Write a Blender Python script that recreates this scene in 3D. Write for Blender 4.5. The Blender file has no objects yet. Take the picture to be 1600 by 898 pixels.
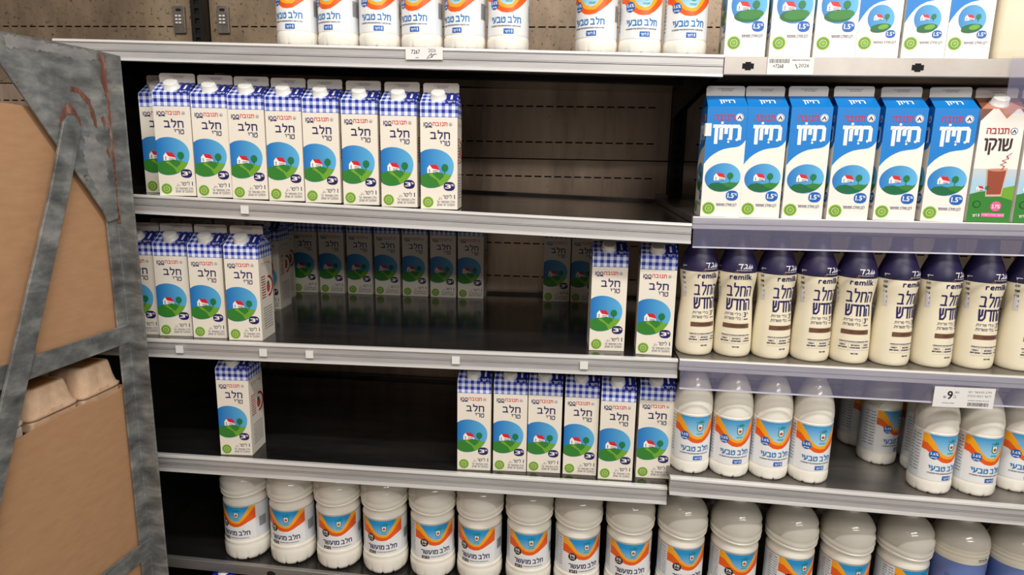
import bpy, bmesh, math, random
from mathutils import Vector, Matrix
from mathutils.geometry import tessellate_polygon
R = math.radians
S = bpy.context.scene
COL = S.collection
random.seed(4)

# ------------------------------------------------------------------ camera, light, exposure
cam = bpy.data.objects.new('camera', bpy.data.cameras.new('camera')); COL.objects.link(cam)
cr = Vector((0.99570386, 0.09090972, 0.01758562)); cu = Vector((-0.0350145, 0.19385196, 0.98040573)); cf = Vector((-0.08571941, 0.97680952, -0.1962023))
M = Matrix((cr, cu, -cf)).transposed().to_4x4(); M.translation = Vector((0.05992356, -1.28650178, 0.11254891))
cam.matrix_world = M
cam.data.sensor_width = 36; cam.data.lens = 1036.66/1600*36; cam.data.clip_start = .02
S.camera = cam
w = bpy.data.worlds.new('aisle'); S.world = w; w.use_nodes = True
w.node_tree.nodes['Background'].inputs[0].default_value = (.80, .74, .66, 1)
w.node_tree.nodes['Background'].inputs[1].default_value = .29
def area(name, loc, sx, sy, power, target, color=(1, .96, .90)):
    l = bpy.data.lights.new(name, 'AREA'); l.shape = 'RECTANGLE'; l.size = sx; l.size_y = sy; l.energy = power; l.color = color
    o = bpy.data.objects.new(name, l); COL.objects.link(o); o.location = loc
    o.rotation_euler = (Vector(target)-Vector(loc)).to_track_quat('-Z', 'Y').to_euler(); return o
area('tube_or_fill', (.5, -1.30, 1.65), 2.4, .12, 56, (.4, 0, -.2))
area('tube_or_fill', (-1.2, -2.0, 1.65), 2.4, .12, 14, (-.4, 0, -.2))
area('tube_or_fill', (1.8, -4.6, 1.65), 2.4, .12, 60, (.5, 0, 0))  # fill lamp added to brighten the right bay and the rear wall
area('tube_or_fill', (1.6, -2.6, 1.65), 2.4, .12, 44, (.5, 0, -.2))
S.view_settings.view_transform = 'Standard'; S.view_settings.look = 'None'; S.view_settings.gamma = 1
S.view_settings.use_curve_mapping = False
S.view_settings.exposure = -0.38

# ------------------------------------------------------------------ helpers
def lin(c): return tuple(((v/255)/12.92 if v/255 <= .04045 else ((v/255+.055)/1.055)**2.4) for v in c)+(1,)
MATS = {}
def mat(name, rgb=(200, 200, 200), rough=.5, metal=0., coat=0., **k):
    if name in MATS: return MATS[name]
    m = bpy.data.materials.new(name); m.use_nodes = True; b = m.node_tree.nodes['Principled BSDF']
    b.inputs['Base Color'].default_value = lin(rgb); b.inputs['Roughness'].default_value = rough; b.inputs['Metallic'].default_value = metal
    b.inputs['Coat Weight'].default_value = coat; b.inputs['Coat Roughness'].default_value = .08
    for kk, v in k.items(): b.inputs[kk.replace('_', ' ')].default_value = v
    MATS[name] = m; return m
def N(m, t, **k):
    n = m.node_tree.nodes.new(t)
    for a, v in k.items(): setattr(n, a, v)
    return n
def LK(m, a, b): m.node_tree.links.new(a, b)
def ramp(m, stops):
    r = N(m, 'ShaderNodeValToRGB'); e = r.color_ramp.elements
    while len(e) < len(stops): e.new(.5)
    for x, (p, c) in zip(e, stops): x.position = p; x.color = lin(c)
    return r
def worn(name, stops, scale=(8, 8, 8), detail=8, rough=(.3, .6), metal=0., bump=.0, nscale=1., rust=None, dist=.0):
    """noise-driven colour + roughness (object space)"""
    m = mat(name, (128, 128, 128), .5, metal); b = m.node_tree.nodes['Principled BSDF']
    tc = N(m, 'ShaderNodeTexCoord'); mp = N(m, 'ShaderNodeMapping'); mp.inputs['Scale'].default_value = scale
    LK(m, tc.outputs['Object'], mp.inputs[0])
    nz = N(m, 'ShaderNodeTexNoise'); nz.inputs['Scale'].default_value = nscale; nz.inputs['Detail'].default_value = detail; nz.inputs['Roughness'].default_value = .62
    nz.inputs['Distortion'].default_value = dist
    LK(m, mp.outputs[0], nz.inputs['Vector']); r = ramp(m, stops); LK(m, nz.outputs['Fac'], r.inputs[0]); col = r.outputs[0]
    if rust:
        n2 = N(m, 'ShaderNodeTexNoise'); n2.inputs['Scale'].default_value = rust[0]; n2.inputs['Detail'].default_value = 6; n2.inputs['Roughness'].default_value = .7
        LK(m, tc.outputs['Object'], n2.inputs['Vector'])
        r2 = ramp(m, [(rust[1], (0, 0, 0)), (rust[1]+.04, (255, 255, 255))]); LK(m, n2.outputs['Fac'], r2.inputs[0])
        mx = N(m, 'ShaderNodeMix', data_type='RGBA'); LK(m, r2.outputs[0], mx.inputs[0]); LK(m, col, mx.inputs[6]); mx.inputs[7].default_value = lin(rust[2]); col = mx.outputs[2]
        inv = N(m, 'ShaderNodeMath', operation='MULTIPLY'); LK(m, r2.outputs[0], inv.inputs[0]); inv.inputs[1].default_value = -metal
        ad = N(m, 'ShaderNodeMath', operation='ADD'); LK(m, inv.outputs[0], ad.inputs[0]); ad.inputs[1].default_value = metal; LK(m, ad.outputs[0], b.inputs['Metallic'])
    LK(m, col, b.inputs['Base Color'])
    mr = N(m, 'ShaderNodeMapRange'); LK(m, nz.outputs['Fac'], mr.inputs[0]); mr.inputs[3].default_value = rough[0]; mr.inputs[4].default_value = rough[1]
    LK(m, mr.outputs[0], b.inputs['Roughness'])
    if bump:
        bp = N(m, 'ShaderNodeBump'); bp.inputs['Strength'].default_value = bump; bp.inputs['Distance'].default_value = .002
        LK(m, nz.outputs['Fac'], bp.inputs['Height']); LK(m, bp.outputs[0], b.inputs['Normal'])
    return m

class MB:
    def __init__(s): s.v = []; s.f = []; s.m = []; s.mats = []; s.sm = []; s.uv = {}
    def mi(s, m):
        if m not in s.mats: s.mats.append(m)
        return s.mats.index(m)
    def face(s, pts, m, smooth=False, uv=None):
        i = len(s.v); s.v += [tuple(p) for p in pts]; s.f.append(tuple(range(i, i+len(pts)))); s.m.append(s.mi(m)); s.sm.append(smooth)
        if uv: s.uv[len(s.f)-1] = uv
    def box(s, a, b, m, T=None):
        x0, y0, z0 = a; x1, y1, z1 = b
        c = [(x0, y0, z0), (x1, y0, z0), (x1, y1, z0), (x0, y1, z0), (x0, y0, z1), (x1, y0, z1), (x1, y1, z1), (x0, y1, z1)]
        if T: c = [T(*p) for p in c]
        i = len(s.v); s.v += c
        for f in ((0, 3, 2, 1), (4, 5, 6, 7), (0, 1, 5, 4), (1, 2, 6, 5), (2, 3, 7, 6), (3, 0, 4, 7)):
            s.f.append(tuple(i+k for k in f)); s.m.append(s.mi(m)); s.sm.append(False)
    def prism(s, poly, m, fn):
        """poly list of 2D pts, fn(p, side) -> 3D for side 0/1"""
        n = len(poly); i = len(s.v); s.v += [tuple(fn(p, 0)) for p in poly]+[tuple(fn(p, 1)) for p in poly]; k = s.mi(m)
        tr = tessellate_polygon([[Vector((p[0], p[1], 0)) for p in poly]])
        for t in tr:
            s.f.append(tuple(i+q for q in t)); s.f.append(tuple(i+n+q for q in reversed(t))); s.m += [k, k]; s.sm += [False, False]
        for a in range(n):
            b = (a+1) % n; s.f.append((i+a, i+b, i+n+b, i+n+a)); s.m.append(k); s.sm.append(False)
    def lathe(s, prof, m, seg=40, mod=None, cx=0, cy=0, T=None, mfn=None):
        i = len(s.v)
        for z, r in prof:
            for k in range(seg):
                a = 2*math.pi*k/seg; rr, zz = (r, z) if mod is None else mod(r, z, a)
                p = (cx+rr*math.sin(a), cy-rr*math.cos(a), zz)
                s.v.append(T(*p) if T else p)
        for j in range(len(prof)-1):
            for k in range(seg):
                q = (k+1) % seg
                mm = mfn((prof[j][0]+prof[j+1][0])/2, 2*math.pi*(k+.5)/seg) if mfn else m
                s.f.append((i+j*seg+k, i+j*seg+q, i+(j+1)*seg+q, i+(j+1)*seg+k)); s.m.append(s.mi(mm)); s.sm.append(True)
        s.f.append(tuple(i+k for k in reversed(range(seg)))); s.m.append(s.mi(m)); s.sm.append(False)
        s.f.append(tuple(i+(len(prof)-1)*seg+k for k in range(seg))); s.m.append(s.mi(mfn(prof[-1][0], 0) if mfn else m)); s.sm.append(False)
    def mesh(s, name, fix=True):
        me = bpy.data.meshes.new(name); me.from_pydata(s.v, [], s.f); 
        for m in s.mats: me.materials.append(m)
        me.polygons.foreach_set('material_index', s.m); me.polygons.foreach_set('use_smooth', s.sm)
        if s.uv:
            ul = me.uv_layers.new(name='UVMap')
            for fi, uv in s.uv.items():
                p = me.polygons[fi]
                for k, li in enumerate(p.loop_indices): ul.data[li].uv = uv[k]
        if fix:
            bm = bmesh.new(); bm.from_mesh(me); bmesh.ops.recalc_face_normals(bm, faces=bm.faces); bm.to_mesh(me); bm.free()
        me.update(); return me
    def build(s, name, parent=None, bevel=0, **k):
        o = bpy.data.objects.new(name, s.mesh(name)); COL.objects.link(o)
        if parent: o.parent = parent
        if bevel:
            b = o.modifiers.new('edge', 'BEVEL'); b.width = bevel; b.segments = 2; b.limit_method = 'ANGLE'; b.angle_limit = R(35)
        for a, v in k.items(): o[a] = v
        return o
def empty(name, loc=(0, 0, 0), rz=0, **k):
    o = bpy.data.objects.new(name, None); COL.objects.link(o); o.location = loc; o.rotation_euler = (0, 0, rz); o.empty_display_size = .02
    for a, v in k.items(): o[a] = v
    return o
def link(name, me, parent=None, **k):
    o = bpy.data.objects.new(name, me); COL.objects.link(o); o.parent = parent
    for a, v in k.items(): o[a] = v
    return o

def smooth_prof(P, n=3):
    """catmull-rom through the profile points"""
    out = []
    for i in range(len(P)-1):
        p0 = P[max(i-1, 0)]; p1 = P[i]; p2 = P[i+1]; p3 = P[min(i+2, len(P)-1)]
        for k in range(n):
            t = k/n; q = []
            for c in (0, 1): q.append(.5*(2*p1[c]+(p2[c]-p0[c])*t+(2*p0[c]-5*p1[c]+4*p2[c]-p3[c])*t*t+(3*p1[c]-p0[c]-3*p2[c]+p3[c])*t**3))
            out.append(tuple(q))
    return out+[P[-1]]
# ------------------------------------------------------------------ flat print (lettering and pictures)
_tc = {}
def heb(s): return any('\u0590' <= c <= '\u05ff' for c in s)
def glyph(ch, res):
    """one letter of the built-in font as (verts, faces, width)"""
    if (ch, res) in _tc: return _tc[ch, res]
    c = bpy.data.curves.new('t', 'FONT'); c.body = ch; c.resolution_u = res; c.fill_mode = 'BOTH'
    o = bpy.data.objects.new('t', c); COL.objects.link(o)
    dg = bpy.context.evaluated_depsgraph_get(); me = bpy.data.meshes.new_from_object(o.evaluated_get(dg))
    vs = [(v.co.x, v.co.y) for v in me.vertices]; fs = [tuple(p.vertices) for p in me.polygons]
    bpy.data.objects.remove(o); bpy.data.curves.remove(c); bpy.data.meshes.remove(me)
    if vs:
        x0 = min(v[0] for v in vs); vs = [(x-x0, y) for x, y in vs]; _tc[ch, res] = (vs, fs, max(v[0] for v in vs))
    else: _tc[ch, res] = ([], [], .2)
    return _tc[ch, res]
def text_mesh(s, res, gap=.085):
    V, F, x = [], [], 0.
    for ch in (s[::-1] if heb(s) else s):
        vs, fs, w_ = glyph(ch, res); i = len(V); V += [(a+x, b) for a, b in vs]; F += [tuple(i+q for q in f) for f in fs]; x += w_+gap
    return V, F
# Hebrew letters as pen strokes on the unit square (x right, y up), drawn with an even pen
HG = {'א': [[(0, 1), (.58, 0)], [(.54, 1), (.50, .55), (.36, .38)], [(.03, 0), (.06, .42), (.2, .64)]], 'ב': [[(0, 1), (.40, 1), (.50, .88), (.50, 0)], [(0, 0), (.62, 0)]],
      'ג': [[(.04, 1), (.24, 1), (.31, .9), (.33, .35), (.42, 0)], [(.32, .30), (0, 0)]], 'ד': [[(0, 1), (.60, 1)], [(.48, 1), (.48, 0)]], 'ה': [[(0, 1), (.48, 1), (.60, .86), (.60, 0)], [(.04, .62), (.04, 0)]],
      'ו': [[(0, 1), (.12, 1), (.16, .94), (.16, 0)]], 'ז': [[(0, 1), (.30, 1)], [(.15, 1), (.17, 0)]], 'ח': [[(0, 1), (.50, 1), (.62, .86), (.62, 0)], [(.05, 1), (.05, 0)]],
      'ט': [[(0, 1), (0, .12), (.10, 0), (.50, 0), (.62, .14), (.62, .86), (.52, 1), (.34, 1), (.30, .74)]], 'י': [[(0, 1), (.12, 1), (.16, .94), (.16, .5)]], 'כ': [[(0, 1), (.34, 1), (.50, .82), (.50, .18), (.34, 0), (0, 0)]],
      'ל': [[(.04, 1.36), (.04, 1), (.48, 1), (.54, .92), (.50, .56), (.26, 0)]], 'מ': [[(.02, 0), (.12, .74), (0, 1)], [(.12, .72), (.28, 1), (.50, 1), (.64, .84), (.64, 0), (.36, 0)]], 'ם': [[(.04, 1), (.48, 1), (.60, .86), (.60, 0), (.06, 0), (.06, 1)]],
      'ן': [[(0, 1), (.12, 1), (.16, .94), (.16, -.36)]], 'נ': [[(.08, 1), (.26, 1), (.36, .88), (.36, 0), (0, 0)]], 'ס': [[(0, 1), (.42, 1), (.62, .80), (.60, .3), (.44, 0), (.22, 0), (.08, .3), (.07, 1)]],
      'ע': [[(.02, 1), (.16, .14)], [(.50, 1), (.47, .5), (.34, .18), (0, -.06)]], 'פ': [[(.24, .5), (.04, .52), (.02, .84), (.14, 1), (.42, 1), (.56, .84), (.56, .14), (.44, 0), (0, 0)]], 'צ': [[(0, 1), (.52, 0), (0, 0)], [(.50, 1), (.46, .6), (.30, .46)]],
      'ק': [[(.05, .60), (.05, -.36)], [(0, 1), (.48, 1), (.60, .86), (.54, .46), (.34, .08)]], 'ר': [[(0, 1), (.38, 1), (.50, .86), (.50, 0)]], 'ש': [[(0, 1), (.10, 0), (.46, 0), (.72, .24), (.76, 1)], [(.38, 1), (.37, .50), (.10, .34)]],
      'ת': [[(0, 1), (.52, 1), (.64, .86), (.64, 0)], [(.14, 1), (.14, .08), (0, 0)]]}
def pen(pts, t):
    """polyline -> quads with mitred corners, half width t"""
    n = len(pts); L = []; Rr_ = []
    for i, p in enumerate(pts):
        d0 = Vector((p[0]-pts[i-1][0], p[1]-pts[i-1][1])).normalized() if i else None
        d1 = Vector((pts[i+1][0]-p[0], pts[i+1][1]-p[1])).normalized() if i < n-1 else None
        if d0 is None: d0 = d1; p = (p[0]-d1.x*t, p[1]-d1.y*t)
        if d1 is None: d1 = d0; p = (p[0]+d0.x*t, p[1]+d0.y*t)
        m = (Vector((-d0.y, d0.x))+Vector((-d1.y, d1.x))); m = m.normalized(); k = t/max(.45, m.dot(Vector((-d0.y, d0.x))))
        L.append((p[0]+m.x*k, p[1]+m.y*k)); Rr_.append((p[0]-m.x*k, p[1]-m.y*k))
    return L+Rr_, [(i, i+1, n+i+1, n+i) for i in range(n-1)]
class Art:
    """flat print in mm: polygons and text, stacked in thin layers"""
    def __init__(s): s.items = []
    def poly(s, pts, m, lay=1): s.items.append((pts, [tuple(t) for t in tessellate_polygon([[Vector((p[0], p[1], 0)) for p in pts]])], m, lay)); return s
    def rect(s, u0, u1, v0, v1, m, lay=1): return s.poly([(u0, v0), (u1, v0), (u1, v1), (u0, v1)], m, lay)
    def ell(s, cu_, cv, ru, rv, m, lay=1, n=28, rot=0, pw=1.):
        P = []
        for k in range(n):
            a = 2*math.pi*k/n; x = math.copysign(abs(math.cos(a))**pw, math.cos(a))*ru; y = math.copysign(abs(math.sin(a))**pw, math.sin(a))*rv
            P.append((cu_+x*math.cos(rot)-y*math.sin(rot), cv+x*math.sin(rot)+y*math.cos(rot)))
        return s.poly(P, m, lay)
    def ring(s, cu_, cv, r, t, m, lay=1, n=28, a0=0, a1=2*math.pi):
        for k in range(n):
            a = a0+(a1-a0)*k/n; b = a0+(a1-a0)*(k+1)/n
            s.items.append(([(cu_+q*math.cos(x), cv+q*math.sin(x)) for q, x in ((r-t, a), (r, a), (r, b), (r-t, b))], [(0, 1, 2, 3)], m, lay))
        return s
    def text(s, t, u0, u1, v0, v1, m, lay=2, bold=0., res=2, slant=0):
        if heb(t):
            st = []; x = 0.; cl = lambda ch: [HG[ch]] if ch in HG else []
            for ch in t[::-1]:
                if ch in HG:
                    w_ = max(q[0] for l in HG[ch] for q in l); st += [[(q[0]+x, q[1]) for q in l] for l in HG[ch]]; x += w_+.27
                elif ch == '.': st.append([(x, .0), (x+.02, .0)]); x += .2
                elif ch in '123%': 
                    st += [[(a+x, b_) for a, b_ in l] for l in {'1': [[(0, .8), (.15, 1), (.15, 0)]], '2': [[(0, .9), (.2, 1), (.4, .8), (0, 0), (.42, 0)]], '3': [[(0, 1), (.4, 1), (.2, .6), (.42, .35), (.25, 0), (0, .02)]], '%': [[(.05, 0), (.5, 1)], [(.0, .8), (.12, .8)], [(.45, .2), (.55, .2)]]}[ch]]; x += .6
                else: x += .30
            th = .072+bold*1.55
            X0, X1 = min(q[0] for l in st for q in l), max(q[0] for l in st for q in l); Y0, Y1 = min(q[1] for l in st for q in l), max(q[1] for l in st for q in l)
            tm = (v1-v0)/(Y1-Y0+2*th)*th; sx = (u1-u0-2*tm)/(X1-X0); sy = (v1-v0-2*tm)/(Y1-Y0)
            for k, l in enumerate(st):
                P, F = pen([(u0+tm+(a-X0)*sx+slant*(b_-Y0)*sy, v0+tm+(b_-Y0)*sy) for a, b_ in l], tm); s.items.append((P, F, m, lay+.13*(k % 3)))
            return s
        vs, fs = text_mesh(t, res, .085+bold*1.6 if all(ord(c) < 0x600 for c in t) else 0)
        if not vs: return s
        x0 = min(v[0] for v in vs); x1 = max(v[0] for v in vs); y0 = min(v[1] for v in vs); y1 = max(v[1] for v in vs)
        sx = (u1-u0)/(x1-x0); sy = (v1-v0)/(y1-y0)
        b = bold*sy*.9 if heb(t) else bold*sy*.8
        for q_, (du, dv) in enumerate(((-b, -b), (b, -b), (b, b), (-b, b)) if bold else ((0, 0),)):
            s.items.append(([(u0+(x-x0)*sx+slant*(y-y0)*sy+du, v0+(y-y0)*sy+dv) for x, y in vs], fs, m, lay+q_*.14))
        return s
    def line_of_marks(s, u0, u1, v, h, m, lay=2, seed=0):
        rr = random.Random(seed); u = u0
        while u < u1-.8:
            L = rr.uniform(.6, 1.5)
            s.rect(u, min(u+L, u1), v-h/2*rr.uniform(.5, 1), v+h/2, m, lay); u += L+rr.choice((.35, .35, .9))
        return s
    def add_to(s, mb, fn, cut=0, clip=None):
        for pts, fs, m, lay in s.items:
            if clip:
                pts = [(min(max(p[0], clip[0]), clip[1]), p[1]) for p in pts]
            if cut and max(p[0] for p in pts)-min(p[0] for p in pts) > cut:
                bm = bmesh.new(); V = [bm.verts.new((p[0], p[1], 0)) for p in pts]
                for f in fs:
                    try: bm.faces.new([V[i] for i in f])
                    except ValueError: pass
                a = min(p[0] for p in pts); b = max(p[0] for p in pts); x = math.ceil(a/cut)*cut
                while x < b:
                    bmesh.ops.bisect_plane(bm, geom=bm.verts[:]+bm.edges[:]+bm.faces[:], plane_co=(x, 0, 0), plane_no=(1, 0, 0)); x += cut
                bm.verts.ensure_lookup_table(); bm.verts.index_update()
                pts = [(v.co.x, v.co.y) for v in bm.verts]; fs = [tuple(v.index for v in f.verts) for f in bm.faces]; bm.free()
            i = len(mb.v); mb.v += [tuple(fn(p[0], p[1], .00018*lay)) for p in pts]; k = mb.mi(m)
            for f in fs:
                mb.f.append(tuple(i+q for q in f)); mb.m.append(k); mb.sm.append(False); mb.uv[len(mb.f)-1] = [(pts[q][0]/100+.5, pts[q][1]/100) for q in f]

# print colours
def ink(n, c, r=.42): return mat('print_'+n, c, r)
navy = ink('navy', (34, 26, 92)); red = ink('red', (212, 32, 48)); crim = ink('crimson', (190, 40, 80)); white = ink('white', (244, 242, 238)); lime = ink('lime', (148, 190, 62)); leaf = ink('leaf', (98, 146, 34))
tree = ink('tree_green', (26, 120, 66)); blue = ink('blue', (8, 124, 206)); blue2 = ink('royal_blue', (14, 96, 186)); hill = ink('hill_green', (52, 128, 48)); hill2 = ink('hill_light', (112, 168, 48)); dkhill = ink('hill_dark', (20, 104, 60))
black = ink('black', (22, 20, 34)); greyink = ink('grey', (120, 118, 130)); orange = ink('orange', (250, 168, 22)); deepor = ink('deep_orange', (234, 92, 22)); teal = ink('teal', (0, 140, 110)); brown = ink('brown', (112, 76, 58)); cocoa = ink('cocoa', (150, 72, 48))
cyan = ink('cyan_blue', (0, 118, 188)); brick = ink('brick_red', (176, 40, 52)); pink = ink('pink', (232, 96, 160)); tan = ink('tan', (196, 132, 104)); royal = ink('gingham_navy', (26, 40, 140))
def gradient(name, a, b, axis=1, lo=.4, hi=1.15):
    m = mat(name, a, .42); bs = m.node_tree.nodes['Principled BSDF']; uv = N(m, 'ShaderNodeUVMap'); sp = N(m, 'ShaderNodeSeparateXYZ'); LK(m, uv.outputs[0], sp.inputs[0])
    mr = N(m, 'ShaderNodeMapRange'); mr.inputs[1].default_value = lo; mr.inputs[2].default_value = hi; LK(m, sp.outputs[axis], mr.inputs[0]); r = ramp(m, [(0, a), (1, b)]); LK(m, mr.outputs[0], r.inputs[0]); LK(m, r.outputs[0], bs.inputs['Base Color']); return m
sky = gradient('print_sky', (10, 108, 190), (96, 182, 228), 0, .1, .82)
sky2 = gradient('print_sky_label', (170, 214, 236), (30, 146, 210), 1, .85, 1.28)
chocsky = gradient('print_cocoa_sky', (168, 204, 224), (222, 206, 198), 1, .7, 1.15)
def gingham():
    m = mat('print_gingham', (200, 200, 230), .42); b = m.node_tree.nodes['Principled BSDF']; uv = N(m, 'ShaderNodeUVMap'); sp = N(m, 'ShaderNodeSeparateXYZ'); LK(m, uv.outputs[0], sp.inputs[0]); g = []
    for ax in (0, 1):
        d = N(m, 'ShaderNodeMath', operation='MULTIPLY'); LK(m, sp.outputs[ax], d.inputs[0]); d.inputs[1].default_value = 100/12.9
        fr = N(m, 'ShaderNodeMath', operation='FRACT'); LK(m, d.outputs[0], fr.inputs[0]); lt = N(m, 'ShaderNodeMath', operation='LESS_THAN'); LK(m, fr.outputs[0], lt.inputs[0]); lt.inputs[1].default_value = .5; g.append(lt)
    ad = N(m, 'ShaderNodeMath', operation='ADD'); LK(m, g[0].outputs[0], ad.inputs[0]); LK(m, g[1].outputs[0], ad.inputs[1])
    hf = N(m, 'ShaderNodeMath', operation='MULTIPLY'); LK(m, ad.outputs[0], hf.inputs[0]); hf.inputs[1].default_value = .5
    r = ramp(m, [(0, (240, 240, 250)), (.4, (150, 164, 226)), (.8, (28, 42, 146))]); r.color_ramp.interpolation = 'CONSTANT'; LK(m, hf.outputs[0], r.inputs[0]); LK(m, r.outputs[0], b.inputs['Base Color']); return m
ging = gingham()
paper = mat('carton_board', (238, 230, 216), .40); paperw = mat('carton_board_white', (242, 236, 228), .40); finm = mat('carton_seal', (214, 206, 198), .45)

# ------------------------------------------------------------------ gable-top cartons
W, HB, HF, FZ = .0716, .201, .2406, .2235      # width, fold height, seal top, seal foot
def house(a, cu_, cv, k=1.):
    P = lambda x, y: (cu_+x*k, cv+y*k)
    a.poly([P(-13, -7), P(-13, 3), P(-8, 9.5), P(-3, 3.5), P(11, 0), P(11, -5)], white, 4)
    a.poly([P(-8.6, 10), P(6, 9.4), P(12.2, -.6), P(-3, 2.2)], red, 5)
    for y in (-1.2, -4): a.poly([P(-2, y), P(9.5, y-.4), P(9.5, y-1.4), P(-2, y-1)], navy, 5)
    for x in (-9.5,): a.rect(cu_+x*k, cu_+(x+2)*k, cv-1.5*k, cv+.8*k, navy, 5); a.rect(cu_+x*k, cu_+(x+2)*k, cv-5*k, cv-2.8*k, navy, 5)
    a.ell(cu_+22*k, cv+4*k, 6.8*k, 7.4*k, tree, 5, 12); a.rect(cu_+20.8*k, cu_+22.4*k, cv-9*k, cv-2*k, tree, 5)
def seal(a, cu_, cv, r):
    a.ell(cu_, cv, r, r, lime, 1, 24); a.ring(cu_, cv, r*.86, r*.26, leaf, 2, 20); a.ring(cu_, cv, r*.80, r*.16, lime, 3, 18)
    for k in range(16):
        x = 2*math.pi*k/16; a.ring(cu_, cv, r*.78, r*.12, leaf, 4, 1, x, x+.26)
    a.ell(cu_, cv, r*.52, r*.52, white, 3, 20); a.ell(cu_, cv, r*.46, r*.46, leaf, 4, 16); a.ell(cu_, cv, r*.30, r*.30, lime, 5, 12)
def logo_mark(a, u, v, r, ringc=navy, fill=white):
    a.ell(u, v, r, r, ringc, 2, 20); a.ell(u, v, r*.82, r*.82, fill, 3, 20); a.poly([(u-r*.62, v-r*.45), (u, v+r*.62), (u+r*.62, v-r*.45), (u+r*.25, v-r*.5), (u, v+.05*r), (u-r*.25, v-r*.5)], ringc, 4)
def logo(a, u0, u1, v0, v1, m, mk=None, bold=.02):
    a.text('תנובה', u0, u1, v0, v1, m, 3, bold)
def blob(a, u, v, ru, rv, m, t):
    a.ell(u, v, ru, rv, m, 3, 20, pw=.82); a.text(t[:-1], u-ru*.72, u+ru*.28, v-rv*.45, v+rv*.45, white, 5, .03); a.text('%', u+ru*.36, u+ru*.82, v+rv*.05, v+rv*.5, white, 5, .02)
def front_3(side=False):
    a = Art(); h = W*500
    a.text('1OO', -29, -13.5, 157, 165, navy, 3, .02); a.poly([(-26, 154.5), (-20, 156), (-13, 155.2), (-13, 157), (-20, 157.4), (-26, 156)], navy, 3)
    logo(a, -12, 16.5, 158.5, 165.5, red); logo_mark(a, 22.5, 161.8, 3.2, navy)
    a.text('חלב', -16.5, 21.5, 134, 151, navy, 3, .028); a.text('טרי', 2.5, 21.5, 121.5, 131, navy, 3, .012)
    P = smooth_prof([(-h, 108), (-27, 113), (-14, 115.4), (-1, 114.2), (11, 110), (20.5, 103), (26.6, 94), (28.8, 84), (27.4, 73), (22.6, 62), (15, 52.5), (5, 45.6), (-7, 41.4), (-20, 40.6), (-30, 43.5), (-h, 47.5)], 3)
    a.poly(P, sky, 1)
    a.poly([(-h, 48), (-h, 65), (-25, 68.5), (-10, 69.5), (0, 66), (6, 62), (14, 52.4), (5, 46), (-7, 41.8), (-20, 41), (-30, 44)], hill, 2)
    a.poly([(-14, 69.5), (-4, 71), (8, 69.8), (18, 67), (24.4, 67), (22, 61.6), (14.6, 52.6), (5, 46), (2, 45), (-4, 56), (-20, 66)], hill2, 3)
    a.poly([(-14, 69.6), (-4, 71), (8, 69.8), (10, 64), (2, 56), (-6, 62)], hill, 4)
    house(a, -10, 76, .98); blob(a, 20, 44.5, 11, 8.6, navy, '3%')
    a.text('1', 29.5, 31, 20.5, 28.5, navy, 3); a.text('ליטר', 7.5, 25, 20.5, 29.5, navy, 3); a.text('لتر', -1, 6, 18.5, 25, navy, 3)
    a.text('חלב מפוסטר על', -4, 31, 12.2, 17.4, navy, 3, res=1); a.text('הומוגני 3% שומן', -4, 31, 5.5, 10.7, navy, 3, res=1)
    seal(a, -21.5, 13.5, 10.8); return a
def side_3():
    a = Art(); h = W*500
    a.text('איזון', -22, 24, 156, 164, brick, 3, .01); a.ring(13, 110, 23, 5.5, brick, 2, 22, -1.75, 1.75); a.ell(10, 108, 9, 11, ink('fruit', (196, 74, 60)), 3, 16); a.ell(9, 118, 6, 4, tree, 4, 10)
    for k in range(9): a.line_of_marks(-26, -4, 134-5.6*k, 3., brick, 2, k)
    for k in range(9): a.line_of_marks(-22+(k % 2)*2, 26, 66-5.6*k, 2.2, greyink, 2, 40+k)
    return a
def side_text():
    a = Art()
    for c in range(3):
        for k in range(22): a.line_of_marks(-28+c*19, -13+c*19, 160-6.4*k, 2.4, greyink, 2, 100+c*30+k)
    return a
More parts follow.
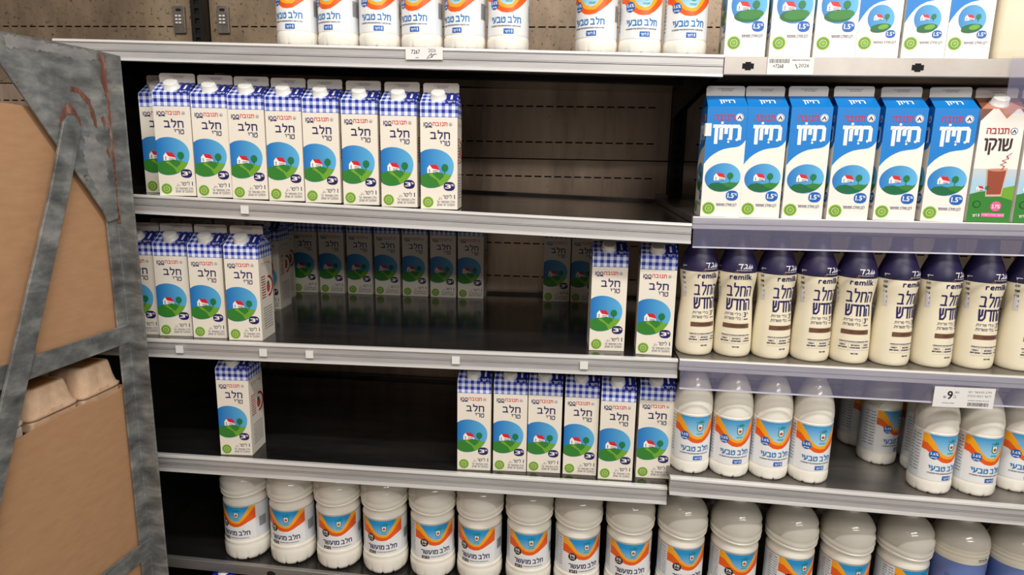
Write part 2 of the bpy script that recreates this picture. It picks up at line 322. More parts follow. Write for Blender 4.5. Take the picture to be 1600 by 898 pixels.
def front_15(small=True):
    a = Art(); h = W*500
    P = [(-h, HB*1000), (-h, 97)]+[(-h+x, y) for x, y in ((4, 103), (10, 110), (17, 116), (25, 121), (34, 125), (44, 127.2), (54, 128.5), (60, 130), (65, 133), (69, 137.5), (2*h, 142))]+[(h, HB*1000)]
    if small == 'tiny':
        P = [(-h, HB*1000), (-h, 62)]+[(-h+x, y) for x, y in ((4, 70), (9, 78), (15, 86), (22, 92), (32, 97), (44, 99.5), (54, 101), (61, 105), (66, 111), (2*h, 120))]+[(h, HB*1000)]
    if small: a.poly(P, blue, 1)
    o = 0 if small != 'tiny' else -26
    if small:
        a.text('תנובה', -23, 13, 176.5+o, 187+o, crim if small != 'tiny' else crim, 3, .02); logo_mark(a, 22, 182+o, 6.6, navy); a.ring(22, 182+o, 7, .9, white, 5, 18)
        a.text('רויון', -24, 27, 134+o, 169+o, white, 3, .05); a.ell(-8, 172+o, 2.4, 2.4, white, 3, 10); a.ell(20, 142+o, 2.4, 2.4, white, 3, 10); a.ell(5, 143+o, 2., 2., white, 3, 10); a.ell(5, 138+o, 2., 2., white, 3, 10)
    if small == 'tiny':
        a.ell(1, 69, 22, 23.5, sky, 2, 30, .5); a.ell(0, 51.5, 15, 6, dkhill, 3, 20, .1); a.ell(2, 54.5, 17, 6, dkhill, 3.3, 20, .1); a.ell(6, 55, 9, 4.2, hill2, 4, 14, .2); house(a, -3, 70, .62); blob(a, 19.5, 43, 8, 6.6, blue2, '1.5%')
        a.text('לבן מחלב מפוסטר', -8, 30, 26, 32, navy, 3, res=1); seal(a, -22, 28, 11)
    elif small:
        a.ell(0, 73, 32.5, 26.5, sky, 2, 34, .12); a.poly([(-26, 57), (-20, 62), (-8, 64), (4, 61), (14, 57), (24, 60), (30.6, 66), (27, 60), (20, 53.6), (10, 49.2), (-2, 47), (-13, 48.2), (-21, 52)], dkhill, 3); a.poly([(0, 62), (14, 65), (26, 64), (30.8, 67), (27, 60), (20, 53.6), (8, 56)], hill, 4)
        house(a, -5, 73, .84); blob(a, 19.5, 40, 11, 9.4, blue2, '1.5%'); a.text('לבן מחלב מפוסטר', -9, 29, 19, 26.5, navy, 3, res=1); seal(a, -21.5, 15.5, 11.6)
    else:
        a.ell(2, 92, 31, 32, sky, 2, 34, .1); a.ell(0, 72, 23, 10, dkhill, 3, 24, .0); a.ell(6, 75, 22, 8.5, hill, 4, 24, .1); house(a, -7, 88, .95); blob(a, 20, 55, 10.5, 9, blue2, '1.5%'); a.text('לבן מחלב מפוסטר', -8, 29, 35, 42, navy, 3, res=1); seal(a, -20, 27, 11.5)
    return a
def front_choc():
    a = Art(); h = W*500
    a.rect(-h, h, 46, 96, chocsky, 1)
    a.poly([(-h, 0), (-h, 50), (-20, 55), (-4, 57), (10, 60), (24, 64), (h, 67), (h, 0)], hill, 2); a.poly([(6, 59), (h, 67), (h, 40), (16, 46)], hill2, 3)
    house(a, -20, 60, .52); a.text('תנובה', -24, 13, 157.5, 168, brick, 3, .025); logo_mark(a, 21, 162.5, 6, navy)
    a.text('שוקו', -25, 21, 121, 150, ink('choc_black', (50, 34, 34)), 3, .015)
    a.poly([(-10, 46), (-14, 96), (20, 98), (16, 47)], mat('print_glass', (214, 178, 162), .3), 4); a.poly([(-8.5, 50), (-12, 93), (18, 95), (14.6, 51)], cocoa, 5); a.ell(3, 94, 15, 2.4, ink('froth', (206, 138, 116)), 6, 18)
    z = [(10, 95), (14, 101), (7, 104), (16, 108), (9, 111), (19, 115), (15, 119), (23, 124)]
    for (x0, y0), (x1, y1) in zip(z, z[1:]): a.poly([(x0-.8, y0-.8), (x0+.8, y0-.8), (x1+.8, y1+.8), (x1-.8, y1+.8)], brick, 7)
    a.ell(10, 29, 9, 9, pink, 4, 22); a.text('2.7%', 3.5, 16.5, 25.5, 32, white, 5, .02)
    a.rect(-12, 26, 9.5, 16.5, pink, 4); a.text('מועשר בסידן לשתיה', -11, 25, 10.8, 15.4, white, 5, res=1); a.text('1 ליטר'[2:], -27, -18.5, 9, 15, white, 5); a.text('1', -16.5, -15.2, 9.5, 15, white, 5)
    a.ell(-22, 32, 7, 7, ink('seal_dark', (24, 84, 30)), 4, 12); a.ell(-22, 32, 5, 5, hill, 5, 12); return a

def roof_pt(u, v, off, top=.97):
    """front roof slope; v in mm beyond the fold"""
    L = math.hypot(W/2, FZ-HB); t = min(v/1000/L, 1); n = Vector((0, -(FZ-HB)/L, (W/2)/L))
    p = Vector((u/1000*(1-(1-top)*t), t*(W/2), HB+t*(FZ-HB)))+n*off; return p
def carton_meshes(kind):
    body = MB(); h = W/2; g3 = kind == '3'
    pm = paper if g3 else paperw; band = .1745
    roofm = {'3': ging, '15': blue, '15t': blue, '15L': paperw, 'choc': tan}[kind]; lowm = pm
    vb = .020*2
    # four walls, split at the printed band
    F = [((-h, 0), (h, 0)), ((h, 0), (h, W)), ((h, W), (-h, W)), ((-h, W), (-h, 0))]
    for i, (a, b) in enumerate(F):
        u0, u1 = i*.0645*1, i*.0645+W
        bm_ = {'3': ging, '15': blue, '15t': blue, '15L': pm, 'choc': pm}[kind]
        zs = band if g3 else (.140 if kind in ('15', '15t') and i else HB-.0005)
        if kind in ('15', '15t') and i == 0: zs = HB-.0005
        body.face([(a[0], a[1], 0), (b[0], b[1], 0), (b[0], b[1], zs), (a[0], a[1], zs)], pm)
        U = lambda x: (x*1000+36)/100
        body.face([(a[0], a[1], zs), (b[0], b[1], zs), (b[0], b[1], HB), (a[0], a[1], HB)], bm_, uv=[(U(u0), .18-.0045*0), (U(u1), .18), (U(u1), .18+.0645*4), (U(u0), .18+.0645*4)])
    body.face([(-h, 0, 0), (-h, W, 0), (h, W, 0), (h, 0, 0)], pm)
    t = h*.97; C = (h*.30)
    for sy in (0, 1):
        y = 0 if sy == 0 else W
        body.face([(-h, y, HB), (h, y, HB), (t, h, FZ), (-t, h, FZ)], roofm, uv=[(.36, 0.4385), (.36+W*10, .4385), (.36+W*10, .84), (.36, .84)])
    for sx in (-1, 1):
        A, B, Cc, D = (sx*h, 0, HB), (sx*h, W, HB), (sx*C, h, FZ-.003), (sx*t, h, FZ)
        body.face([A, B, Cc], roofm, uv=[(0, .4385), (W*10, .4385), (W*5, .7)]); body.face([A, Cc, D], roofm, uv=[(0, .4385), (.5, .7), (0, .84)]); body.face([B, Cc, D], roofm, uv=[(0, .4385), (.5, .7), (0, .84)])
    if kind == 'choc':
        a = Art(); a.poly([(-36, 40), (-36, 2), (-20, 22), (-4, 2), (0, 40)], ink('check_dark', (122, 74, 60)), 1); a.poly([(36, 40), (36, 2), (24, 16), (10, 40)], ink('check_dark', (122, 74, 60)), 1); a.poly([(-20, 22), (-4, 2), (14, 22), (-3, 40)], ink('check_pale', (226, 206, 196)), 2)
        a.add_to(body, lambda u, v, o: roof_pt(u, v, o))
        a = Art(); a.poly([(-36, 201), (-18, 201), (-36, 180)], ink('check_dark', (122, 74, 60)), 1); a.poly([(-9, 201), (21, 201), (6, 184)], tan, 1); a.poly([(26, 201), (36, 201), (36, 190)], ink('check_dark', (122, 74, 60)), 1)
        a.add_to(body, lambda u, v, o: (u/1000, -o, v/1000), clip=(-h*1000, h*1000))
    fr = {'3': front_3, '15': front_15, '15t': lambda: front_15('tiny'), '15L': lambda: front_15(False), 'choc': front_choc}[kind]()
    fr.add_to(body, lambda u, v, o: (u/1000, -o, v/1000), clip=(-h*1000, h*1000))
    if g3:
        a = Art(); a.rect(12, 33.5, 0, 38, royal, 1); a.rect(12, 33.5, -1.5, -.01, royal, 1); a.text('ליטר', 15, 31, 1.5, 9.5, white, 2, .01); a.text('1', 21.3, 24.6, 14, 31, white, 2, .02); a.add_to(body, lambda u, v, o: roof_pt(u, max(v, 0), o) if v >= 0 else Vector((u/1000, -o, HB+v/1000)))
        side_3().add_to(body, lambda u, v, o: (h+o, h+u/1000, v/1000)); side_text().add_to(body, lambda u, v, o: (-h-o, h-u/1000, v/1000))
    elif kind in ('15', '15t'):
        fr.add_to(body, lambda u, v, o: (-h-o, h-u/1000, v/1000), clip=(-h*1000, h*1000))
        side_text().add_to(body, lambda u, v, o: (h+o, h+u/1000, min(v, 136)/1000))
        a = Art(); a.text('רויון', -13, 15, 10, 26, white, 1, .03); a.add_to(body, lambda u, v, o: roof_pt(u, v, o))
    elif kind == '15L': fr.add_to(body, lambda u, v, o: (-h-o, h-u/1000, v/1000), clip=(-h*1000, h*1000))
    else:
        side_text().add_to(body, lambda u, v, o: (-h-o, h-u/1000, v/1000)); side_text().add_to(body, lambda u, v, o: (h+o, h+u/1000, v/1000))
    # top seal with a heat-crimped edge and the stamped date
    fin = MB(); P = [(-t, FZ-.002), (t, FZ-.002), (t+.0004, HF-.004), (t-.0014, HF-.001), (t-.004, HF), (-t+.004, HF), (-t+.0014, HF-.001), (-t-.0004, HF-.004)]
    fin.prism(P, finm, lambda p, s: (p[0], h+(-.0011 if s == 0 else .0011), p[1]))
    a = Art(); a.line_of_marks(-14, 16, (HF-.0055)*1000, 1.7, greyink, 1, 7); a.line_of_marks(-8, 13, (HF-.0085)*1000, 1.5, greyink, 1, 9); a.add_to(fin, lambda u, v, o: (u/1000, h-.0011-o, v/1000))
    cap = None
    if g3 or kind == 'choc':
        cap = MB(); c0 = roof_pt(-3, 19.5, -.001); L = math.hypot(W/2, FZ-HB); n = Vector((0, -(FZ-HB)/L, (W/2)/L)); ex = Vector((1, 0, 0)); ey = n.cross(ex)
        T = lambda x, y, z: tuple(c0+ex*x+ey*y+n*z)
        cap.lathe([(0, .0158), (.0022, .0158), (.0024, .0140), (.0125, .0136), (.0138, .0128), (.0142, .0112), (.0143, .0002)], capm, 48, mod=lambda r, z, q: (r+(.00025 if (z > .003 and z < .0128 and r > .012 and int(q/(2*math.pi)*48+.5) % 2) else 0), z), T=T)
    return body.mesh('carton_body'), fin.mesh('top_seal'), cap.mesh('cap') if cap else None
capm = mat('cap_plastic', (232, 230, 226), .32)
CM = {k: carton_meshes(k) for k in ('3', '15', '15t', '15L', 'choc')}
def carton(kind, x, y, z, rz, label, group, name='milk_carton', cat='milk carton'):
    r = empty(name, (x, y, z), rz, label=label, category=cat, group=group)
    b, f, c = CM[kind]; link('carton_body', b, r); link('top_seal', f, r)
    if c: link('cap', c, r)
    return r

# ------------------------------------------------------------------ bottles
milk = mat('milk_plastic', (238, 232, 214), .16, coat=.4, Subsurface_Weight=.0); milkw = mat('milk_white_plastic', (244, 240, 230), .16, coat=.4)
emptym = mat('bottle_neck_plastic', (214, 208, 196), .14, coat=.5); labw = mat('label_white', (240, 240, 240), .34); labg = mat('label_back', (226, 230, 234), .34); capw = mat('bottle_cap', (228, 226, 222), .35); sleeve = mat('navy_sleeve', (40, 33, 74), .42, coat=.0); rem = mat('cream_sleeve', (240, 230, 204), .28, coat=.3)
barc = ink('bars', (60, 58, 70))
def milk_level(name, base, arch, half, front=True):
    """cream where the milk stands behind the plastic, greyer plastic above it; the front has an arched window"""
    m = mat(name, (244, 240, 230), .15, coat=.45); b = m.node_tree.nodes['Principled BSDF']; tc = N(m, 'ShaderNodeTexCoord'); sp = N(m, 'ShaderNodeSeparateXYZ'); LK(m, tc.outputs['Object'], sp.inputs[0])
    def op(o, a, c=None, v=None):
        n = N(m, 'ShaderNodeMath', operation=o); n.use_clamp = o == 'SUBTRACT' and v == 'clamp'
        for k, q in enumerate((a, c)):
            if q is None: continue
            if isinstance(q, (int, float)): n.inputs[k].default_value = q
            else: LK(m, q, n.inputs[k])
        return n.outputs[0]
    x = op('DIVIDE', sp.outputs[0], half); x2 = op('MULTIPLY', x, x); t = op('SUBTRACT', 1., x2, 'clamp'); t = op('SQRT', t); fr = op('LESS_THAN', sp.outputs[1], 0.); t = op('MULTIPLY', t, fr)
    lv = op('MULTIPLY', t, arch); lv = op('ADD', lv, base); d = op('SUBTRACT', sp.outputs[2], lv)
    mr = N(m, 'ShaderNodeMapRange'); LK(m, d, mr.inputs[0]); mr.inputs[1].default_value = -.001; mr.inputs[2].default_value = .0022
    rp = ramp(m, [(0, (246, 241, 230)), (1, (210, 204, 192))]); LK(m, mr.outputs[0], rp.inputs[0]); LK(m, rp.outputs[0], b.inputs['Base Color']); return m
lvl1 = milk_level('milk_one_litre', .131, .027, .036); lvl2 = milk_level('milk_two_litre', .188, .026, .046)
def prof_r(prof, z):
    for (z0, r0), (z1, r1) in zip(prof, prof[1:]):
        if z0 <= z <= z1: return r0+(r1-r0)*(z-z0)/max(z1-z0, 1e-9)
    return prof[-1][1]
def petal(nr, hmax):
    def f(r, z, a):
        if z < hmax and r > .01:
            g = abs(((a*nr/(2*math.pi)+.5) % 1)-.5)*2      # 0 at the groove
            d = max(0, 1-g/.16)*(1-z/hmax)
            return r*(1-.055*d), z+.0035*d*(1 if z < .004 else .3)
        return r, z
    return f
def wave_label(R_, v0, v1, lab, kind):
    a = Art(); H = v1-v0; e = 48 if kind == '1' else 50
    Y = lambda t: v0+H*t
    if kind == '1': c0, wv = 0, [(-e, .66), (-38, .64), (-28, .56), (-18, .48), (-8, .42), (2, .405), (12, .42), (22, .48), (32, .56), (e, .70)]
    else: c0, wv = 0, [(-e, .58), (-40, .57), (-30, .53), (-20, .46), (-10, .41), (0, .39), (10, .40), (20, .45), (32, .53), (e, .62)]
    up = [(-e, .82), (-38, .80), (-28, .70), (-18, .585), (-8, .515), (2, .49), (12, .50), (22, .60), (32, .74), (e, .96)]
    top = [(-e, 1.0), (-38, 1.0), (-27, .86), (-18, .70), (-8, .59), (2, .55), (12, .575), (21, .72), (31, .90), (37, 1.0)]
    a.rect(-e, e, v0, v1, labw, 0)
    a.poly([(x, Y(t)) for x, t in wv]+[(x, Y(t)) for x, t in reversed(up)], deepor, 1)
    a.poly([(x, Y(t)) for x, t in up]+[(e, Y(1))]+[(x, Y(t)) for x, t in reversed(top)], orange, 1)
    a.poly([(x, Y(t)) for x, t in top[2:]][::1]+[(-38+.01, Y(1))], sky2, 1)
    u = 6
    # palm emblem
    for k in range(7):
        q = R(-8+k*32.6); a.poly([(u-.9, Y(.86)), (u+.9, Y(.86)), (u+8.6*math.cos(q)+1, Y(.885)+4.6*math.sin(q)-1), (u+8.8*math.cos(q), Y(.885)+5.2*math.sin(q)+.4)], teal, 3+.12*(k % 4))
    a.ring(u, Y(.74), 6.4, 1.9, teal, 3, 14, math.pi, 2*math.pi); a.rect(u-6.4, u-4.5, Y(.74), Y(.84), teal, 3.1); a.rect(u+4.5, u+6.4, Y(.74), Y(.84), teal, 3.1); a.rect(u-4.5, u+4.5, Y(.74), Y(.82), white, 3.2); a.ring(u, Y(.74), 4.5, 4.5, white, 3.2, 12, math.pi, 2*math.pi)
    a.ell(u, Y(.755), 3.4, 3.4, ink('fruit_red', (206, 70, 50)), 4, 12)
    a.text('יטבתה', u-6.5, u+6.5, Y(.60), Y(.635), teal, 3, .02, 1)
    if kind == '1':
        a.ell(-24, Y(.565), 9.2, 9.2, blue2, 3, 22); a.text('3.6%', -31, -17, Y(.56), Y(.62), white, 4, .02); a.line_of_marks(-29, -19, Y(.51), 2.6, white, 4, 3)
        a.text('חלב טבעי', -31, 30, Y(.215), Y(.365), cyan, 3, .03); a.line_of_marks(-32, 30, Y(.165), 3, greyink, 2, 5); a.rect(-4, 15, Y(.02), Y(.115), blue2, 3); a.text('ליטר', -2, 8.5, Y(.04), Y(.095), white, 4, .02); a.text('1', 10.6, 12.2, Y(.04), Y(.095), white, 4, .02)
    else:
        a.ell(-26, Y(.475), 9.5, 9.5, black, 3, 22); a.text('3%', -32, -20, Y(.47), Y(.545), white, 4, .02); a.line_of_marks(-31, -21, Y(.425), 2.4, white, 4, 3)
        a.text('חלב מועשר', -34, 36, Y(.13), Y(.305), navy, 3, .03); a.rect(-32, -14, Y(.0), Y(.085), black, 3); a.text('ליטר', -30, -21, Y(.015), Y(.07), white, 4, .02); a.text('2', -19, -16, Y(.015), Y(.07), white, 4, .02); a.line_of_marks(-11, 34, Y(.055), 2.6, greyink, 2, 8)
    # the small print panels on the back and side
    for c in range(2):
        for k in range(12): a.line_of_marks(-e-26+c*13, -e-15+c*13, Y(.93)-k*H*.07, 2.3, greyink, 2, 60+c*20+k)
    for k in range(16): a.rect(e+8+k*1.3, e+8+k*1.3+(.7 if k % 3 else .4), Y(.3), Y(.6), barc, 2)
    return a
def bottle_meshes(kind):
    b = MB(); l = MB(); c = MB()
    if kind == '1':
        P = smooth_prof([(0, .0345), (.0016, .0372), (.006, .0398), (.014, .0408), (.022, .0408), (.0285, .0398), (.031, .0398), (.070, .0398), (.124, .0398), (.129, .0404), (.140, .0405), (.150, .0402), (.161, .0388), (.174, .0358), (.188, .0312), (.200, .0262), (.210, .0208), (.215, .0180), (.217, .0172)])
        P = [(z_, r_*.982) for z_, r_ in P]; P.sort(); pt1 = petal(10, .020)
        def mod1(r, z, q):
            r, z = pt1(r, z, q); q2 = q if q < math.pi else 2*math.pi-q; ar = .131+.026*max(0, math.cos(q2*1.35)) if q2 < 1.16 else .128
            if z > .127 and q2 < 1.2: r -= .0020*math.exp(-((z-ar)/.0045)**2)*min(1, (1.2-q2)*3)
            return r, z
        b.lathe(P, lvl1, 96, mod1)
        # the lens-shaped dent above the label
        c.lathe([(.2172, .0188), (.2184, .0195), (.2300, .0193), (.2315, .018), (.2316, .001)], capw, 40, lambda r, z, q: (r+(.0003 if int(q/(2*math.pi)*40+.5) % 2 else 0), z))
        v0, v1, Rr = 30, 126, 39.8; art = wave_label(Rr, v0, v1, None, '1')
    elif kind == '2':
        P = smooth_prof([(0, .0445), (.002, .0485), (.008, .0523), (.018, .0538), (.033, .0540), (.0415, .0526), (.047, .0530), (.051, .0518), (.055, .0514), (.090, .0514), (.137, .0514), (.142, .0522), (.148, .0515), (.155, .0488), (.161, .0496), (.167, .0545), (.171, .0553), (.1745, .0534), (.178, .0555), (.1825, .0564), (.187, .0550), (.193, .0565), (.203, .0562), (.214, .0540), (.224, .0495), (.233, .0428), (.240, .0340), (.245, .0250), (.2475, .0195), (.249, .0192)], 3)
        P.sort(); pt = petal(12, .030)
        def mod(r, z, q):
            r, z = pt(r, z, q); c_ = math.cos(q)
            if .160 < z < .200: z = z-.0085*math.sin((z-.160)/.040*math.pi)*max(0, c_)**2+.0015
            ar = .190+.022*max(0, math.cos(q*1.0))**.7 if c_ > 0 else .19
            if .185 < z < .225 and c_ > 0: r -= .0026*math.exp(-((z-ar)/.005)**2)*min(1, c_*3)
            return r, z
        b.lathe(P, lvl2, 96, mod)
        c.lathe([(.2492, .0212), (.2500, .0218), (.2580, .0214), (.2595, .020), (.2596, .001)], capw, 40)
        v0, v1, Rr = 55, 139, 51.4; art = wave_label(Rr, v0, v1, None, '2')
    elif kind == 'violet':
        P = smooth_prof([(0, .0445), (.002, .0490), (.010, .0520), (.030, .0530), (.050, .0518), (.060, .0518), (.100, .0518), (.150, .0522), (.158, .0530), (.168, .0542), (.178, .0548), (.183, .0540), (.187, .0552), (.192, .0542), (.197, .0554), (.207, .0548), (.218, .0520), (.228, .0462), (.237, .0380), (.243, .0280), (.2475, .0195), (.249, .0192)], 3)
        P.sort(); b.lathe(P, milk, 72, petal(12, .03), mfn=lambda z, q: milk if z < .200 else emptym)
        c.lathe([(.2492, .0212), (.2500, .0218), (.2580, .0214), (.2595, .020), (.2596, .001)], capw, 40)
        v0, v1, Rr = 58, 168, 52.2; vio = ink('violet_blue', (108, 130, 192)); art = Art(); art.rect(-Rr*math.pi, Rr*math.pi, v0, v1, vio, 0)
        art.ell(4, 116, 17, 19, ink('poppy', (240, 84, 44)), 2, 26); art.text('אפי', -8, 12, 122, 129, ink('peach', (252, 182, 120)), 3, .01); art.text('לשתיה', -9, 15, 112, 119, ink('peach', (252, 182, 120)), 3, .01)
        art.ell(38, 130, 15, 15, black, 2, 20, pw=.8); art.text('רה', 28, 42, 124, 134, white, 3, .03); art.line_of_marks(-6, 4, 155, 4, navy, 2, 3)
        for k in range(24): art.line_of_marks(-56, -34, 160-k*4, 2., ink('violet_text', (60, 80, 140)), 2, 60+k)
        art.ring(-26, 158, 3, .6, white, 2, 10); art.ring(-24, 151, 3, .6, white, 2, 10)
        for k in range(2): art.line_of_marks(2, 26, 180-k*3.6, 2., barc, 4, 30+k)
    else:
        P = smooth_prof([(0, .0320), (.0018, .0352), (.006, .0374), (.014, .0385), (.035, .0384), (.065, .0372), (.095, .0350), (.118, .0337), (.138, .0352), (.157, .0382), (.171, .0388), (.184, .0374), (.198, .0330), (.212, .0270), (.226, .0215), (.233, .0196), (.248, .0188), (.250, .0170), (.2502, .002)])
        P = [(z_, r_*.962) for z_, r_ in P]
        b.lathe(P, rem, 56, mfn=lambda z, q: rem if z < .173 else sleeve)
        v0, v1, Rr = 2, 172, 37.5; art = Art()
        art.text('remilk', -24, 19, 158.5, 169, navy, 2, .03); art.ell(20.5, 159.2, .7, .7, navy, 2, 8); art.ell(-13.5, 173, 2.6, 1.9, brown, 2, 10, .6); art.ell(-10.5, 173.2, 2.6, 1.7, brown, 2, 10, -.6)
        art.text('החלב', -30, 25, 124, 152, navy, 2, .006); art.text('החדש', -30, 25, 96.5, 119.5, navy, 2, .012)
        art.text('בלי פרות.', -31, 4, 86.5, 92.5, navy, 2, .022); art.text('בלי פשרות.', -31, 4, 77.5, 84, navy, 2, .015); art.rect(7, 7.4, 77, 93, greyink, 2); art.text('3', 10.5, 16, 83, 92.5, navy, 2, .02); art.text('%', 17.5, 22, 88.5, 92.5, navy, 2, .01); art.line_of_marks(11, 22, 78.5, 2.4, navy, 2, 2)
        art.rect(-32, 24, 60.5, 69.5, brown, 2); art.text('מושלם לקפה', -16, 14, 62.3, 67.7, ink('brown_dark', (60, 38, 30)), 3, .01, 1)
        art.line_of_marks(-33, 28, 46, 2.2, navy, 2, 4); art.rect(-33, 28, 43, 43.3, greyink, 2)
        for k, (x0, x1) in enumerate(((-33, -17), (-12, 8), (13, 28))):
            art.line_of_marks(x0+2, x1-2, 39, 3, navy, 2, 10+k); art.line_of_marks(x0, x1, 34, 3, navy, 2, 20+k)
        art.rect(-14.5, -14.2, 30, 42, greyink, 2); art.rect(10.4, 10.7, 30, 42, greyink, 2); art.rect(-33, 28, 28.6, 28.9, greyink, 2); art.line_of_marks(-9, 6, 22, 3, navy, 2, 31)
        art.text('גד', -12, 8, 179, 189, white, 2, .02, slant=.3); art.poly([(8, 180), (16, 190), (15, 182), (20, 188), (22, 181), (16, 179)], mat('print_silver', (200, 196, 220), .3), 2); art.line_of_marks(-12, 20, 176.5, 1.2, white, 2, 3)
        art.rect(-60, -49, 118, 182, mat('strip_white', (214, 212, 216), .3), 1)
        for k in range(6): art.line_of_marks(-59, -50, 176-k*10, 5, barc, 2, 50+k)
    rf = lambda v: prof_r(P, v/1000)
    if kind in '12':
        n = 72; zs = [v0/1000+(v1-v0)/1000*k/4 for k in range(5)]
        for j in range(4):
            for k in range(n):
                q0, q1 = 2*math.pi*k/n, 2*math.pi*(k+1)/n
                l.face([((rf(z*1000)+.0002)*math.sin(q), -(rf(z*1000)+.0002)*math.cos(q), z) for q, z in ((q0, zs[j]), (q1, zs[j]), (q1, zs[j+1]), (q0, zs[j+1]))], labg)
        a0 = .00025
    else: a0 = .0003 if kind == 'violet' else .0002
    art.add_to(l, lambda u, v, o: ((rf(v)+o+a0)*math.sin(u/Rr), -(rf(v)+o+a0)*math.cos(u/Rr), v/1000), cut=3)
    return b.mesh('bottle_body'), l.mesh('label', False), (c.mesh('cap') if c.v else None)
BM = {k: bottle_meshes(k) for k in ('1', '2', 'violet', 'cream')}
def bottle(kind, x, y, z, rz, label, group, name='milk_bottle', cat='milk bottle'):
    r = empty(name, (x, y, z), rz, label=label, category=cat, group=group)
    b, l, c = BM[kind]; link('bottle_body', b, r); link('label', l, r)
    if c: link('cap', c, r)
    return r

# ------------------------------------------------------------------ materials of the place
steel = worn('stainless_panel', [(.25, (136, 116, 100)), (.45, (188, 164, 144)), (.62, (208, 184, 162)), (.8, (146, 124, 106))], (14, 14, 2.2), 10, (.28, .44), .6, rust=(40, .68, (84, 66, 52)))
spotted = worn('spotted_panel', [(.3, (104, 88, 72)), (.5, (142, 122, 100)), (.7, (164, 146, 122))], (7, 7, 3), 8, (.35, .5), .3, rust=(85, .575, (70, 54, 40)))
dull = worn('dull_edge_steel', [(.3, (132, 130, 128)), (.7, (166, 164, 162))], (4, 30, 30), 6, (.3, .45), .6)
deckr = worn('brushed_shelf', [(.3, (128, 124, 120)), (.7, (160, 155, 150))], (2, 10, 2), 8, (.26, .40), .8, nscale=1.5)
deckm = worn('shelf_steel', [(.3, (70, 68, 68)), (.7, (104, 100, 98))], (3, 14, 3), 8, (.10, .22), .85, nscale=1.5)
railm = worn('rail_aluminium', [(.3, (176, 174, 174)), (.7, (206, 204, 204))], (4, 60, 60), 8, (.36, .5), .35)
railb = mat('rail_groove', (120, 118, 118), .5, .5); lip = mat('rail_lip', (232, 230, 228), .3, .2)
beige = worn('painted_edge', [(.3, (186, 178, 172)), (.7, (204, 198, 192))], (8, 8, 8), 6, (.3, .45), .3)
darkm = mat('dark_steel', (34, 31, 30), .5, .6); voidm = mat('void_black', (10, 9, 9), .9)
stk = mat('sticker_white', (232, 230, 228), .5)
clear = mat('clear_strip', (170, 168, 206), .15, Alpha=.13)
insert = mat('violet_insert', (92, 88, 124), .35)
galv = worn('galvanised_steel', [(.30, (80, 81, 82)), (.47, (114, 116, 115)), (.60, (144, 145, 143)), (.78, (184, 181, 176))], (16, 16, 34), 15, (.35, .6), .35, bump=.2, rust=(19, .665, (96, 54, 44)), dist=.15)
rusty = worn('rusty_weld', [(.3, (70, 44, 38)), (.5, (124, 76, 60)), (.7, (168, 150, 138))], (40, 40, 12), 8, (.6, .8), .1, bump=.4)
card = worn('cardboard', [(.3, (176, 133, 97)), (.7, (186, 144, 107))], (24, 24, 90), 6, (.75, .9), 0, bump=.08)
pulp = worn('pulp', [(.3, (202, 166, 136)), (.7, (222, 190, 160))], (50, 50, 50), 6, (.8, .95), 0, bump=.2)
pulpw = worn('pulp_white', [(.3, (206, 194, 182)), (.7, (224, 214, 202))], (50, 50, 50), 6, (.8, .95), 0, bump=.2)
floorm = worn('floor_tile', [(.3, (150, 142, 132)), (.7, (170, 162, 152))], (3, 3, 3), 4, (.25, .4), 0)

# ------------------------------------------------------------------ structure
ZF = -1.38
f = MB(); f.box((-2.6, -3.0, ZF-.05), (2.6, .7, ZF), floorm); f.build('floor', kind='structure')
UP = (-.988, .338, 1.664); PIT = .19
wall = empty('wall_back', (0, 0, 0), kind='structure')
b = MB(); b.box((-2.34, .625, ZF), (2.0, .65, 1.1), voidm); b.build('back_board', wall)
def panel_mesh(w_, H, sl, mt):
    m = MB(); T = .004; x0 = .004; x1 = w_-.004; hh = .0018; zz = [.0015]+[q for s_ in sl for q in (s_-hh, s_+hh)]+[H-.0015]
    for k in range(0, len(zz), 2): m.box((x0, 0, zz[k]), (x1, T, zz[k+1]), mt)
    n = int((w_-.05)/.0277); s0 = (w_-n*.0277)/2
    for z in sl:
        m.box((x0, 0, z-hh), (s0, T, z+hh), mt)
        for k in range(n): a = s0+k*.0277+.020; m.box((a, 0, z-hh), (a+.0077 if k < n-1 else x1, T, z+hh), mt)
    return m.mesh('steel_panel')
PM = {}
for i, (xa, xb) in enumerate(((-2.30, UP[0]-.016), (UP[0]+.016, UP[1]-.016), (UP[1]+.016, 1.648))):
    wd = round(xb-xa, 4)
    if wd not in PM: PM[wd] = (panel_mesh(wd, PIT, [.046, .142], steel), panel_mesh(wd, .38, [.062, .158, .254, .35], spotted))
    z = -1.228
    while z < 1.0:
        o = link('steel_panel', PM[wd][z > .25], wall); o.location = (xa, .598, z); z += PIT if z < .25 else .38
for x in UP[:2]:
    m = MB(); m.box((x-.018, .566, ZF), (x-.0065, .624, 1.05), darkm); m.box((x+.0065, .566, ZF), (x+.018, .624, 1.05), darkm); m.box((x-.0065, .572, ZF), (x+.0065, .624, 1.05), voidm)
    for k in range(95): m.box((x-.0065, .566, ZF+.01+k*.0255), (x+.0065, .572, ZF+.01+k*.0255+.011), darkm)
    m.build('upright', wall)

